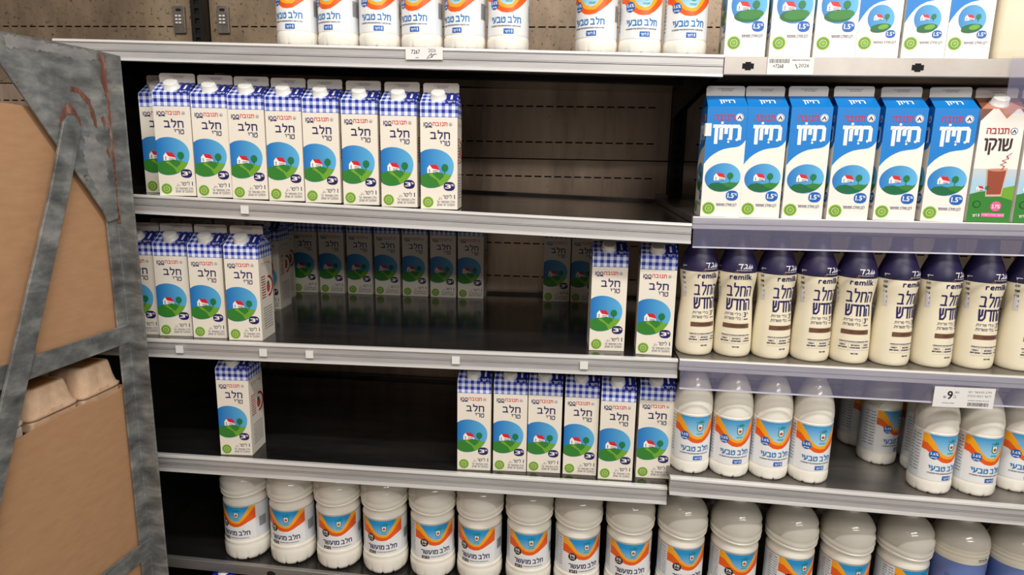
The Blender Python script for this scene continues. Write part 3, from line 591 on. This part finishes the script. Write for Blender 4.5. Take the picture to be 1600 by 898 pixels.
# ------------------------------------------------------------------ shelves
def zdeck(sh, x): return sh[0]+sh[1]*x
S1, S2, S3, S4 = (.300, -.0191), (-.001, -.0265), (-.2815, .0055), (-.5589, -.0053)
R1, R2, R3, R4, S5 = (.2925, -.003), (.003, .004), (-.2745, -.0087), (-.5207, -.029), (-.8745, -.0300)
XL, XM, XR = -.958, .3215, 1.62
E2, E3, E4 = .285, .280, .278
def shelf(sh, xa, xb, y0, style, label, stickers=(), br=True):
    T = lambda x, y, z: (x, y, z+zdeck(sh, x))
    r = empty('shelf', (0, 0, 0), label=label, category='shelf', group='steel shelves of the dairy case')
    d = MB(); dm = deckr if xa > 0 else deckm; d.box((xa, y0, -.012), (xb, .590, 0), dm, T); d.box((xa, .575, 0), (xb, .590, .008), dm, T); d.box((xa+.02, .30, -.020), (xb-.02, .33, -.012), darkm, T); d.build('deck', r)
    t = MB(); yf = y0-.010
    if style == 'alu':
        P = [(y0, 0), (yf, .001), (yf-.004, -.0005), (yf-.0045, -.004), (yf-.0015, -.006), (yf-.0015, -.017), (yf-.003, -.018), (yf-.003, -.0195), (yf-.0015, -.0205), (yf-.0015, -.031), (yf-.0045, -.033), (yf-.0045, -.0375), (yf-.001, -.039), (y0, -.036)]
        ms = [lip, lip, lip, lip, railm, railb, railm, railb, railm, railm, lip, railb, railb, railm]
    elif style == 'beige':
        P = [(y0, 0), (yf, 0), (yf-.001, -.001), (yf-.001, -.030), (yf, -.031), (y0, -.031)]; ms = [beige]*6
    elif style == 'plain':
        P = [(y0, 0), (yf, 0), (yf-.001, -.001), (yf-.001, -.0245), (yf, -.0255), (y0, -.0255)]; ms = [dull]*6
    else:
        P = [(y0, 0), (yf, .001), (yf-.002, -.001), (yf-.002, -.012), (yf, -.014), (yf, -.022), (y0, -.022)]; ms = [lip, lip, railm, railm, railm, railm, railm]
    n = len(P); k0 = len(t.v); t.v += [T(xa, *p) for p in P]+[T(xb, *p) for p in P]
    for k in range(n):
        q = (k+1) % n; t.f.append((k0+k, k0+q, k0+n+q, k0+n+k)); t.m.append(t.mi(ms[k])); t.sm.append(False)
    t.f.append(tuple(range(n))); t.f.append(tuple(range(2*n-1, n-1, -1))); t.m += [t.mi(railm)]*2; t.sm += [False]*2
    t.build('front_rail', r)
    if style == 'strip':
        c = MB(); c.prism([(yf-.003, -.002), (yf-.0045, -.002), (yf-.008, -.030), (yf-.0095, -.0555), (yf-.008, -.0555), (yf-.0065, -.030)], clear, lambda p, s: T(xa+.001 if s == 0 else xb-.001, p[0], p[1])); c.build('clear_price_strip', r)
        c = MB(); c.box((xa+.001, yf-.0105, -.057), (xb-.001, yf-.0075, -.0545), mat('strip_edge', (206, 204, 220), .3), T); c.build('strip_edge', r)
    if style in ('beige', 'plain'):
        h_ = MB()
        for x in stickers: 
            h_.box((x-.010, yf-.0016, -.0205), (x+.010, yf-.0005, -.0115), voidm, T); h_.box((x-.005, yf-.0017, -.023), (x+.005, yf-.0005, -.009), voidm, T)
            h_.build('slot_hole', r); h_ = MB()
    elif stickers:
        for x in stickers:
            s_ = MB(); s_.box((x-.008, yf-.0065, -.026), (x+.008, yf-.0045, -.010), stk, T); s_.build('sticker', r)
    for x in ((xa+.004, xb-.004) if br else ()):
        g = MB(); g.prism([(y0+.03, -.012), (.566, -.012), (.566, -.085), (.50, -.075), (y0+.05, -.030)], darkm, lambda p, s: T(x-.0015 if s == 0 else x+.0015, p[0], p[1])); g.build('bracket', r)
    return r
shelf(S1, XL, XM, .0, 'alu', 'top shelf left bay, pale aluminium edge carrying plastic milk bottles')
shelf(S2, XL, E2, -.006, 'alu', 'second shelf left bay, aluminium edge, gingham cartons at its left end', (-.585,))
shelf(S3, XL, E3, .012, 'alu', 'third shelf left bay, mostly empty glossy deck with cartons at the back', (-.757, -.573, -.473, -.165, .095))
shelf(S4, XL, E4, .022, 'alu', 'fourth shelf left bay, dull aluminium edge, six gingham cartons on the right')
shelf(R1, XM+.002, XR, .0, 'beige', 'top shelf right bay, flat beige edge with dark slot holes', (.365, .655))
shelf(R2, E2+.002, XR, -.003, 'strip', 'second shelf right bay with violet clear price strip under blue cartons')
shelf(R3, E3+.002, XR, .002, 'strip', 'third shelf right bay with clear price strip under navy topped bottles')
shelf(R4, E4+.002, XR, .006, 'alu', 'fourth shelf right bay, aluminium edge under orange labelled bottles')
shelf(S5, XL, XR, .078, 'plain', 'lowest visible shelf, dark steel edge under the two litre bottles', (-.620,))
S6 = (-1.130, 0)
shelf(S6, XL, XR, .028, 'plain', 'base shelf below the lowest visible row, nearly all out of the picture', br=False)
m = MB(); m.box((XL, .06, ZF), (XR, .555, S6[0]-.028), darkm); m.box((XL, .06, S6[0]-.028), (XL+.03, .28, S6[0]-.0125), darkm); m.box((XR-.03, .06, S6[0]-.028), (XR, .28, S6[0]-.0125), darkm); m.build('plinth', label='dark steel plinth carrying the base shelf at the floor', category='plinth')

m = MB(); m.box((-.984, .0, ZF), (-.972, .562, .285), mat('shade_panel_dark', (22, 19, 18), .6)); m.build('shade_panel', label='added black panel standing in for shade at the left end of the shelf bay', category='panel')  # added panel, near-black so the left end of the bay reads as shade
# ------------------------------------------------------------------ goods
ORD = ['first', 'second', 'third', 'fourth', 'fifth', 'sixth', 'seventh', 'eighth', 'ninth', 'tenth', 'eleventh', 'twelfth', 'thirteenth', 'fourteenth']
def zon(sh, x, hw=.034): return max(zdeck(sh, x-hw), zdeck(sh, x+hw))+.0002
G3 = 'gingham topped milk cartons'
row = [(-.799, .052, .06), (-.7325, -.003, .12), (-.6585, .004, .09), (-.585, .006, .06), (-.5105, .009, .05), (-.436, .010, .04), (-.358, .010, .03), (-.2795, .006, .017), (-.199, .0, .056)]
for i, (x, y, a) in enumerate(row):
    lb = 'gingham carton set back behind the row at the far left of second shelf' if i == 0 else 'rightmost gingham carton of the second shelf row, beside the empty space' if i == 8 else 'blue gingham carton, %s from the left in the second shelf front row' % ORD[i-1]
    carton('3', x, y, zon(S2, x), a, lb, G3+' on the second shelf')
row = [(-.862, .036, .09), (-.785, .034, .08), (-.7045, .028, .07), (-.621, .020, .069)]
for i, (x, y, a) in enumerate(row):
    carton('3', x, y, zon(S3, x), a, ['gingham carton partly hidden by the steel trolley post, third shelf', 'gingham carton next to the trolley post one, third shelf front left', 'gingham carton just left of the one showing its side, third shelf', 'gingham carton with its printed right side showing, third shelf front left'][i], G3+' at the left front of the third shelf')
for j, y in enumerate((.125, .215, .305)):
    for i, x in enumerate((-.868, -.792, -.715)):
        carton('3', x+.004*j, y, zon(S3, x), .04, 'shaded gingham carton, %s column, %s row behind the third shelf left group' % (('left', 'middle', 'right')[i], ('first', 'second', 'third')[j]), G3+' stored behind the front left group')
carton('3', -.738, .400, zon(S3, -.738), -.02, 'shaded gingham carton with its side showing, left of the rear row', G3+' at the rear of the third shelf')
row = [(-.693, .520), (-.613, .518), (-.531, .516), (-.451, .514), (-.371, .511), (-.291, .508), (-.213, .505), (.025, .499), (.1, .499)]
nm = ['leftmost', 'second from left', 'third from left', 'middle', 'third from right', 'second from right', 'rightmost']
for i, (x, y) in enumerate(row):
    lb = 'dim gingham carton against the back wall, %s of the seven in that row' % nm[i] if i < 7 else ['dim carton at the back wall right of the bare panel, fully visible one', 'dim carton at the back wall half hidden by the front right carton'][i-7]
    carton('3', x, y, zon(S3, x), 0, lb, G3+' at the rear of the third shelf')
for x, y, a, lb in ((.141, .044, .045, 'gingham carton, left of the two at the third shelf right end'), (.235, .027, -.047, 'gingham carton, right of the two at the third shelf right end')):
    carton('3', x, y, zon(S3, x), a, lb, G3+' at the right end of the third shelf')
carton('3', -.6655, .032, zon(S4, -.666), .049, 'lone gingham carton standing by itself on the left of the fourth shelf', G3+' on the fourth shelf')
row = [(-.132, .033, .03), (-.055, .038, .02), (.0185, .042, .01), (.0955, .042, .0), (.1705, .030, -.014), (.2515, .048, -.004)]
for i, (x, y, a) in enumerate(row): carton('3', x, y, zon(S4, x), a, 'gingham carton, %s from the left of the six at fourth shelf right' % ORD[i], G3+' on the fourth shelf')
row = [(.338, -.005, -.026), (.4105, -.004, -.03), (.4865, -.008, -.04), (.5665, -.010, -.05), (.652, -.004, -.06), (.736, -.005, -.085)]
for i, (x, y, a) in enumerate(row): carton('15', x, y+.004, zon(R2, x), a, 'bright blue yogurt carton, %s from the left on second shelf%s' % (ORD[i], ', torn tape' if i == 0 else ''), 'blue yogurt carton row on the second shelf', 'yogurt_carton', 'yogurt carton')
m = MB(); a = Art(); m.box((-.002, -.0012, .148), (.010, -.0005, .171), stk); m.box((-.0015, -.0012, .150), (-.0005, .014, .170), stk)
t = m.build('tape', label='torn white tape stuck on the upper left corner of leftmost blue carton', category='tape'); t.location = (.338-W/2-.001, .0, zon(R2, .338)); t.rotation_euler = (0, 0, -.026)
for i, x in enumerate((.8195, .900)): carton('choc', x, .006, zon(R2, x), (-.08, -.07)[i], ['brown and pink chocolate milk carton beside the blue cartons', 'chocolate milk carton cut off by the right picture edge'][i], 'chocolate milk cartons', 'chocolate_milk_carton', 'milk carton')
for i, (x, a) in enumerate(((.362, -.05), (.4415, -.04), (.5185, -.05))): carton('15L', x, .012, zon(R1, x), a, 'white carton with large landscape picture, %s on the top shelf' % ('left of three', 'middle of three', 'right of three')[i], 'large picture cartons on the top shelf', 'yogurt_carton', 'yogurt carton')
for i, (x, a) in enumerate(((.592, -.06), (.6705, -.06), (.745, -.07))): carton('15t', x, .012, zon(R1, x), a, 'blue carton with small landscape picture, %s on the top shelf' % ('left of three', 'middle of three', 'right of three')[i], 'small picture blue cartons on the top shelf', 'yogurt_carton', 'yogurt carton')
# top shelf bottles
G1 = 'orange wave one litre bottles'
for i, (x, a) in enumerate(((-.492, -.12), (-.408, -.35), (-.326, .08), (-.242, -.3), (-.158, -.38), (-.074, -.02), (.094, -.4), (.1765, .0), (.2605, .0))):
    lb = 'blue lettered milk bottle, %s of the left six on the top shelf' % ORD[i] if i < 6 else 'blue lettered milk bottle, %s of the three on the top shelf' % ('left', 'middle', 'right')[i-6]
    bottle('1', x, .055, zon(S1, x), a, lb, G1+' on the top shelf')
m = MB(); hw = .046
def jug(prof, mb, mt, T):
    mb.lathe(prof, mt, 48, lambda r, z, q: (r/max(abs(math.cos(q)), abs(math.sin(q)))**.72, z), T=T)
jr = empty('milk_jug', (.842, .06, zon(R1, .84)), -.10, label='cream coloured square milk jug at the right end of the top shelf', category='milk jug')
jug(smooth_prof([(0, .040), (.003, .044), (.02, .046), (.15, .046), (.18, .044), (.21, .034), (.228, .020), (.235, .018)]), m, mat('jug_plastic', (226, 214, 188), .3), None); m.build('jug_body', jr)
m = MB(); m.lathe([(.2352, .019), (.25, .019), (.2505, .001)], capw, 32); m.build('cap', jr)
m = MB(); a = Art()
for c in range(2):
    for k in range(30): a.line_of_marks(-9+c*10, -1+c*10, 150-k*3.9, 2.2, barc, 1, 500+c*40+k)
a.rect(6, 9.5, 14, 21, red, 1); a.add_to(m, lambda u, v, o: (-.0463-o, .018-u/1000, v/1000)); m.build('side_print', jr)
# navy-topped bottles, third shelf right
row = [(.319, .058, .40), (.395, .060, .02), (.4705, .058, .42), (.5465, .054, .40), (.622, .054, -.02), (.699, .052, .46), (.780, .056, .46), (.861, .060, .26), (.944, .062, .5)]
for i, (x, y, a) in enumerate(row): bottle('cream', x, y, zon(R3, x), a+.02, 'cream bottle with navy top, %s from the left on the third shelf' % ORD[i], 'navy topped cream bottles on the third shelf')
# one litre bottles, fourth shelf right
row = [(.326, .052, .10), (.4068, .050, .06), (.4875, .054, .10), (.5685, .052, .10)]
for i, (x, y, a) in enumerate(row): bottle('1', x, y, zon(R4, x), a, 'orange wave milk bottle, %s from the left on the fourth shelf' % ORD[i], G1+' on the fourth shelf')
for x, y, a, lb in ((.749, .262, .55, 'shaded bottle furthest back in the gap of the fourth shelf'), (.7585, .172, .62, 'bottle standing back in the gap, turned to its side text, fourth shelf'), (.852, .222, .2, 'bottle mostly hidden behind the front pair, fourth shelf'), (.838, .138, .4, 'bottle directly behind the left one of the front pair, fourth shelf'),
                    (.811, .052, .20, 'orange wave bottle, left of the front pair at fourth shelf right'), (.8995, .058, .10, 'orange wave bottle, right of the front pair at fourth shelf right'), (.995, .092, .1, 'orange wave bottle cut off by the right picture edge, fourth shelf')):
    bottle('1', x, y, zon(R4, x), a, lb, G1+' on the fourth shelf')
# two litre bottles on the lowest shelf
xs = [-.674, -.560, -.446, -.333, -.219, -.107, .008, .121, .238, .355, .473, .595, .715, .838]
rz = [-.12, .0, .22, .1, .32, -.12, .05, .28, .0, .22, .12, .25, .1, .28]
KX = lambda x: .0599+(x-.0599)*1.0383
for i, x in enumerate([.0599+(KX(q)-.010-.0018*j-.0599)*.9895 for j, q in enumerate(xs)]): bottle('2', x, .131, zon(S5, x, .045), rz[i], 'two litre milk bottle, %s from the left on the lowest shelf' % ORD[i], 'two litre bottles on the lowest shelf')
for i, x in enumerate((KX(.955)-.047, KX(1.072)-.050)): bottle('violet', x, .131, zon(S5, x, .05), .16, ['white bottle with violet blue label, next to the two litre bottles', 'bottle with violet blue label cut off by the right picture edge'][i], 'violet labelled bottles', 'drink_bottle', 'drink bottle')

# ------------------------------------------------------------------ price tags and small fittings
def tag(name, x0, x1, z0, z1, y, art, label, cat='price tag', m_=stk):
    mb = MB(); mb.box((x0, y, z0), (x1, y+.0008, z1), m_); cx, cz = (x0+x1)/2, (z0+z1)/2
    if art: art.add_to(mb, lambda u, v, o: (cx+u/1000, y-o, cz+v/1000))
    return mb.build(name, label=label, category=cat)
z1 = zdeck(S1, -.22); a = Art(); a.text('7267', -24, -8, -1, 6, black, 1, .01); a.text('2026', 8, 22, 2, 8, black, 1, 0); a.line_of_marks(-16, -10, -8, 2, greyink, 1, 1)
for p in ([(6, -7), (14, 1), (13, -7), (20, 0)], [(12, -3), (24, -1)], [(4, -9), (16, -6)]):
    for (x0, y0), (x1, y1) in zip(p, p[1:]): a.poly([(x0, y0), (x1, y1), (x1+.6, y1-.8), (x0+.6, y0-.8)], black, 1)
tag('price_tag', -.258, -.188, z1-.0215, z1+.001, -.0155, a, 'white price tag reading 7267 with handwriting on the top shelf edge')
z1 = zdeck(R1, .44); a = Art()
for k in range(26): a.rect(-37+k*1.35, -37+k*1.35+random.choice((.5, .8)), 5, 12, black, 1)
a.text('+7268', -30, -12, -3.5, 3, black, 1, .01); a.line_of_marks(2, 34, 10, 2.6, greyink, 1, 4); a.text('2026', 14, 32, -2, 4, black, 1); a.poly([(8, 3), (12, -5), (13, -4), (9, 4)], black, 1)
tag('price_tag', .398, .478, z1-.030, z1-.001, -.0125, a, 'white barcode tag reading 7268 on the beige top shelf edge')
z1 = zdeck(R3, .8); a = Art(); a.text('9', -30, -21, -4, 12, black, 1, .02); a.text('.30', -19, -10, 8, 12, black, 1); a.text('ב-', -20, -14, -1, 4, black, 1); a.text('₪', -37, -32, -2, 2, black, 1)
a.text('חלב מועשר 1.2%', 6, 48, 10, 15, black, 1, res=1); a.text('ליטר רמת הגולן', 6, 48, 1, 7, black, 1, res=1); a.line_of_marks(8, 46, -5, 1.5, greyink, 1, 6); a.line_of_marks(-38, -16, -12, 1.6, greyink, 1, 6)
for k in range(28): a.rect(8+k*1.35, 8+k*1.35+random.choice((.5, .8)), -16, -9, black, 1)
tag('price_sign', .757, .866, z1-.062, z1-.022, -.022, a, 'white shelf sign priced 9.30 hanging on the third shelf strip', 'price sign')
mb = MB(); mb.box((.806, -.0165, .198), (.93, -.0155, .293), clear); mb.build('clear_sign_holder', label='empty clear plastic sign holder hanging from the top shelf at right edge', category='sign holder')
for i, x in enumerate((-1.055, -.927)):
    mb = MB(); P = [(-.016, -.036), (.016, -.036), (.017, -.034), (.017, .033), (.015, .036), (-.015, .036), (-.017, .033), (-.017, -.034)]
    mb.prism(P, worn('hanger_plate', [(.3, (110, 104, 98)), (.7, (140, 132, 124))], (30, 30, 30), 4, (.3, .5), .7), lambda p, s: (x+p[0], .590 if s == 0 else .597, .467+p[1]))
    mb.box((x-.007, .588, .490), (x+.007, .590, .496), voidm)
    for k in range(6): mb.box((x-.009+(k % 2)*.010, .586, .456+(k//2)*.009), (x-.003+(k % 2)*.010, .590, .461+(k//2)*.009), lip)
    mb.build('hanger_plate', bevel=.0008, label='small steel hanger plate on the back wall, %s of the post' % ('left', 'right')[i], category='hanger plate')
lo = empty('drink_bottle', (-.742, .075, S6[0]+.0025), 0, label='bottle with blue and white lid just showing below the lowest shelf', category='drink bottle')
mb = MB(); mb.lathe(smooth_prof([(0, .038), (.004, .041), (.15, .041), (.19, .036), (.215, .024), (.222, .021)]), milkw, 48); mb.build('bottle_body', lo)
mb = MB(); mb.lathe([(.2222, .026), (.224, .027), (.243, .0265), (.245, .025), (.2451, .001)], ink('lid_blue', (40, 44, 170)), 40); mb.lathe([(.2452, .013), (.2456, .013), (.2457, .001)], white, 24); mb.build('lid', lo)

# ------------------------------------------------------------------ trolley with boxes
P0 = Vector((-.81395, -.08, 0)); D = Vector((.10326563, .99465381, 0)); NN = Vector((.99465381, -.10326563, 0))
tr = empty('roll_trolley', (P0.x, P0.y, ZF), 0, label='worn galvanised steel roll trolley with rust at the left edge', category='trolley')
IV = Vector((-P0.x, -P0.y, -ZF))
def TW(s, n, z): p = P0+D*s+NN*n; return Vector((p.x, p.y, z))
def TL(s, n, z): return tuple(TW(s, n, z)+IV)            # local to the trolley empty
def bar(name, poly, n0, n1, m_=galv, bevel=.0012): 
    mb = MB(); mb.prism(poly, m_, lambda p, s: TL(p[0], n0 if s == 0 else n1, p[1])); return mb.build(name, tr, bevel)
LEN = .86; WID = .62
def post(name, s, n, sd, nd):
    mb = MB(); t = .004; z0, z1 = ZF+.12, .285
    L = .030; Fw = .041
    pl = [(0, 0), (L*sd, 0), (L*sd, -t*nd), (0+t*sd*0, -t*nd)]
    mb.prism([(s-L*sd*1., n), (s, n), (s, n+Fw*nd), (s-t*sd, n+Fw*nd), (s-t*sd, n+t*nd), (s-L*sd, n+t*nd)], galv, lambda p, k: TL(p[0], p[1], z0 if k == 0 else z1-(.008 if p[1]*nd > n*nd+.03 else 0)))
    return mb.build(name, tr, .001)
post('post', .002, .0, 1, 1)
post('post', -LEN, .0, -1, 1); post('post', .002, -WID, 1, -1); post('post', -LEN, -WID, -1, -1)
bar('top_rail', [(-LEN, .252), (-LEN, .286), (-.03, .286), (-.002, .284), (-.002, .255)], .000, .006)
bar('gusset_plate', [(-.245, .284), (-.004, .282), (-.003, .10), (-.006, -.02), (-.030, -.025), (-.040, -.004), (-.245, .290-.005)], .0062, .0095)
bar('diagonal_bar', [(-.100, .166), (-.112, .154), (-.154, .037), (-.272, -.247), (-.343, -.415), (-.42, -.62), (-.382, -.62), (-.300, -.415), (-.236, -.262), (-.116, .035), (-.075, .146), (-.088, .166)], .0097, .0155)
bar('middle_rail', [(-LEN, -.276), (-LEN, -.238), (-.004, -.231), (-.004, -.268)], .000, .0055)
bar('bottom_rail', [(-LEN, -.742), (-LEN, -.704), (-.004, -.700), (-.004, -.738)], .000, .0055)
bar('far_rail', [(-LEN, .250), (-LEN, .284), (0, .284), (0, .250)], -WID-.006, -WID); bar('far_rail', [(-LEN, -.742), (-LEN, -.704), (0, -.704), (0, -.742)], -WID-.006, -WID)
mb = MB(); mb.prism([(-LEN, -WID), (0, -WID), (0, 0), (-LEN, 0)], galv, lambda p, k: TL(p[0]-.001, p[1], ZF+.12 if k == 0 else ZF+.16)); mb.build('base', tr)
for s in (-LEN+.08, -.08):
    for n in (-WID+.07, -.07):
        mb = MB(); c = TW(s, n, 0)+IV
        mb.lathe([(-.018, .040), (-.014, .05), (.014, .05), (.018, .040)], mat('rubber', (30, 30, 32), .7), 28, T=lambda x, y, z: (c.x+z, c.y+x, .05+y)); mb.box((c.x-.024, c.y-.02, .06), (c.x-.020, c.y+.02, .122), galv); mb.box((c.x+.020, c.y-.02, .06), (c.x+.024, c.y+.02, .122), galv); mb.build('castor', tr)
rw = random.Random(2)
def blob_on(name, label, pts, n0, n1, jit=.0012, m_=rusty):
    mb = MB(); P = []
    for k, p in enumerate(pts):
        q = pts[(k+1) % len(pts)]; n_ = max(2, int(math.hypot(q[0]-p[0], q[1]-p[1])/.004))
        for t in range(n_): P.append((p[0]+(q[0]-p[0])*t/n_+rw.uniform(-jit, jit), p[1]+(q[1]-p[1])*t/n_+rw.uniform(-jit, jit)))
    mb.prism(P, m_, lambda q, s: TL(q[0], n0 if s == 0 else n1, q[1])); return mb.build(name, tr, label=label)
blob_on('weld', 'rusty weld bead down the post corner', [(-.016, .279), (-.004, .279), (-.001, .20), (.001, .10), (.002, .03), (.001, -.03), (-.003, -.03), (-.003, .04), (-.006, .10), (-.008, .16), (-.007, .20), (-.016, .235), (-.012, .26)], .004, .0108, .0016)
blob_on('rust_patch', 'reddish rust around the diagonal bar end', [(-.118, .146), (-.106, .176), (-.090, .188), (-.070, .160), (-.072, .148), (-.084, .168), (-.098, .168)], .0094, .0103)
blob_on('rust_patch', 'curved rust streak on the gusset', [(-.088, .206), (-.070, .206), (-.050, .186), (-.041, .150), (-.036, .146), (-.036, .168), (-.046, .196), (-.066, .214), (-.084, .216)], .0094, .0101)
blob_on('rust_patch', 'small rust fleck', [(-.024, .165), (-.018, .145), (-.014, .156), (-.017, .170)], .0094, .0100, .0008)
blob_on('rust_patch', 'small rust fleck', [(-.020, .105), (-.012, .092), (-.010, .100), (-.014, .118)], .0094, .0100, .0008)
pale = worn('pale_zinc', [(.3, (120, 120, 120)), (.7, (162, 160, 158))], (30, 30, 60), 8, (.4, .6), .25)
blob_on('zinc_patch', 'pale worn zinc patch on the gusset', [(-.066, .130), (-.046, .136), (-.030, .120), (-.020, .06), (-.018, .02), (-.040, .018), (-.058, .05), (-.072, .09)], .0094, .0097, .003, pale)
blob_on('zinc_patch', 'pale worn zinc band along the top edge', [(-.200, .282), (-.020, .280), (-.022, .268), (-.070, .262), (-.120, .268), (-.200, .262)], .0094, .0097, .003, pale)
def cbox(s0, s1, n0, n1, z0, top, name, label, cat='box'):
    mb = MB(); fn = lambda s, n, z: tuple(TW(s, n, z)); n_ = 14; rr = random.Random(5)
    zt = [top(s0+(s1-s0)*k/n_) for k in range(n_+1)]
    S_ = [s0+(s1-s0)*k/n_ for k in range(n_+1)]; mb.prism([(S_[k], zt[k]) for k in range(n_+1)]+[(s1, z0), (s0, z0)], card, lambda p, k: fn(p[0], n1 if k == 0 else n1-.005, p[1]))
    mb.prism([(s0, zt[0]), (s1, zt[-1]), (s1, z0), (s0, z0)], card, lambda p, k: fn(p[0], n0 if k == 0 else n0+.005, p[1]))
    for s in (s0, s1): mb.prism([(n0, top(s)), (n1, top(s)), (n1, z0), (n0, z0)], card, lambda p, k: fn(s+(.0 if k == 0 else (.005 if s == s0 else -.005)), p[0], p[1]))
    mb.prism([(s0, n0), (s1, n0), (s1, n1), (s0, n1)], card, lambda p, k: fn(p[0], p[1], z0 if k == 0 else z0+.005))
    mb.prism([(s0, n0), (s1, n0), (s1, n1-.006), (s0, n1-.006)], card, lambda p, k: fn(p[0], p[1], (min(zt)-.012) if k == 0 else min(zt)-.008))
    return mb.build(name, label=label, category=cat)
cbox(-LEN+.03, -.014, -WID+.03, -.0045, -.262, lambda s: .176+.004*math.sin(s*20)-.03*max(0, s+.12), 'cardboard_box', 'upper brown cardboard box held in the steel trolley')
cbox(-LEN+.03, -.008, -WID+.03, -.0045, -.99, lambda s: -.3595+.004*math.sin(s*34+1)+.0022*math.sin(s*140)+.02*(s+.13), 'cardboard_box', 'lower brown cardboard box in the trolley, egg cartons on top')
cbox(-LEN+.03, -.012, -WID+.03, -.0045, ZF+.161, lambda s: -.991, 'cardboard_box', 'bottommost cardboard box of the trolley, out of the picture')
# slatted support carried by the middle rail
mb = MB(); mb.prism([(-LEN+.005, -WID), (-.004, -WID), (-.004, -.0002), (-LEN+.005, -.0002)], galv, lambda p, k: TL(p[0], p[1], -.268 if k == 0 else -.2632)); mb.build('tray_floor', tr)
def egg_carton(s, n, z, ang, m_, label, ln=.085, dp=.16, ht=.055):
    """pulp lid with sloped sides, rolled rim, notched latch openings and corner flutes"""
    o = empty('egg_carton', tuple(TW(s, n, z)), math.atan2(D.y, D.x)+ang, label=label, category='egg carton', group='egg cartons in the trolley')
    mb = MB(); rings = []
    def loop(hx, hy, zz, r, flute):
        P = []
        for k in range(48):
            a = 2*math.pi*k/48; c, s_ = math.cos(a), math.sin(a); q = (abs(c)**9+abs(s_)**9)**(-1/9)
            x, y = hx*c*q, hy*s_*q; fl = 1-flute*max(0, math.cos(a*8))**4; P.append((x*fl, y*fl, zz))
        return P
    for hx, hy, zz, fl in ((ln*.5, dp*.5, 0, 0), (ln*.515, dp*.515, .003, 0), (ln*.51, dp*.51, .007, 0), (ln*.475, dp*.48, .010, .02), (ln*.45, dp*.465, .024, .07), (ln*.40, dp*.43, ht-.008, .05), (ln*.37, dp*.41, ht-.002, .02), (ln*.34, dp*.39, ht, 0)): rings.append(loop(hx, hy, zz, 0, fl))
    i = len(mb.v)
    for r_ in rings: mb.v += r_
    for j in range(len(rings)-1):
        for k in range(48):
            q = (k+1) % 48; mb.f.append((i+j*48+k, i+j*48+q, i+(j+1)*48+q, i+(j+1)*48+k)); mb.m.append(mb.mi(m_)); mb.sm.append(True)
    mb.f.append(tuple(i+k for k in reversed(range(48)))); mb.f.append(tuple(i+(len(rings)-1)*48+k for k in range(48))); mb.m += [mb.mi(m_)]*2; mb.sm += [False]*2
    mb.build('lid', o)
    if m_ is pulp: t_ = MB(); t_.box((-ln*.27, -dp*.32, ht+.0002), (ln*.27, dp*.32, ht+.0008), ink('amber', (176, 112, 44))); t_.build('paper_label', o)
    for y_ in (-dp*.49, dp*.49):
        t_ = MB(); t_.box((-.014, y_-.003, .002), (.014, y_+.003, .013), m_); t_.build('latch', o, .0015)
    b_ = MB(); b_.box((-ln*.47, -dp*.47, -.022), (ln*.47, dp*.47, -.001), m_); b_.build('tray', o, .004)
    return o
egg_carton(-.062, -.060, -.3535, .05, pulp, 'tan pulp egg carton on the right, nearest the trolley post', .10, .09, .056)
egg_carton(-.168, -.060, -.3535, .04, pulp, 'middle tan pulp egg carton in the trolley', .105, .09, .052)
egg_carton(-.277, -.060, -.3535, .10, pulpw, 'pale grey egg carton behind the diagonal steel bar', .10, .09, .05)
for k, s in enumerate((-.075, -.18, -.29)): egg_carton(s, -.215, -.3535, 0, pulp, 'tan egg carton deeper inside the trolley, behind the %s one of the front row' % ('right', 'middle', 'left')[k], .10, .13, .05)
c3 = carton('3', 0, 0, 0, 0, 'gingham carton lying inside the trolley above the upper box', 'loose milk carton in the trolley')
c3.rotation_euler = (0, R(90), R(84)); c3.location = tuple(TW(-.44, -.03, .1645+W/2))
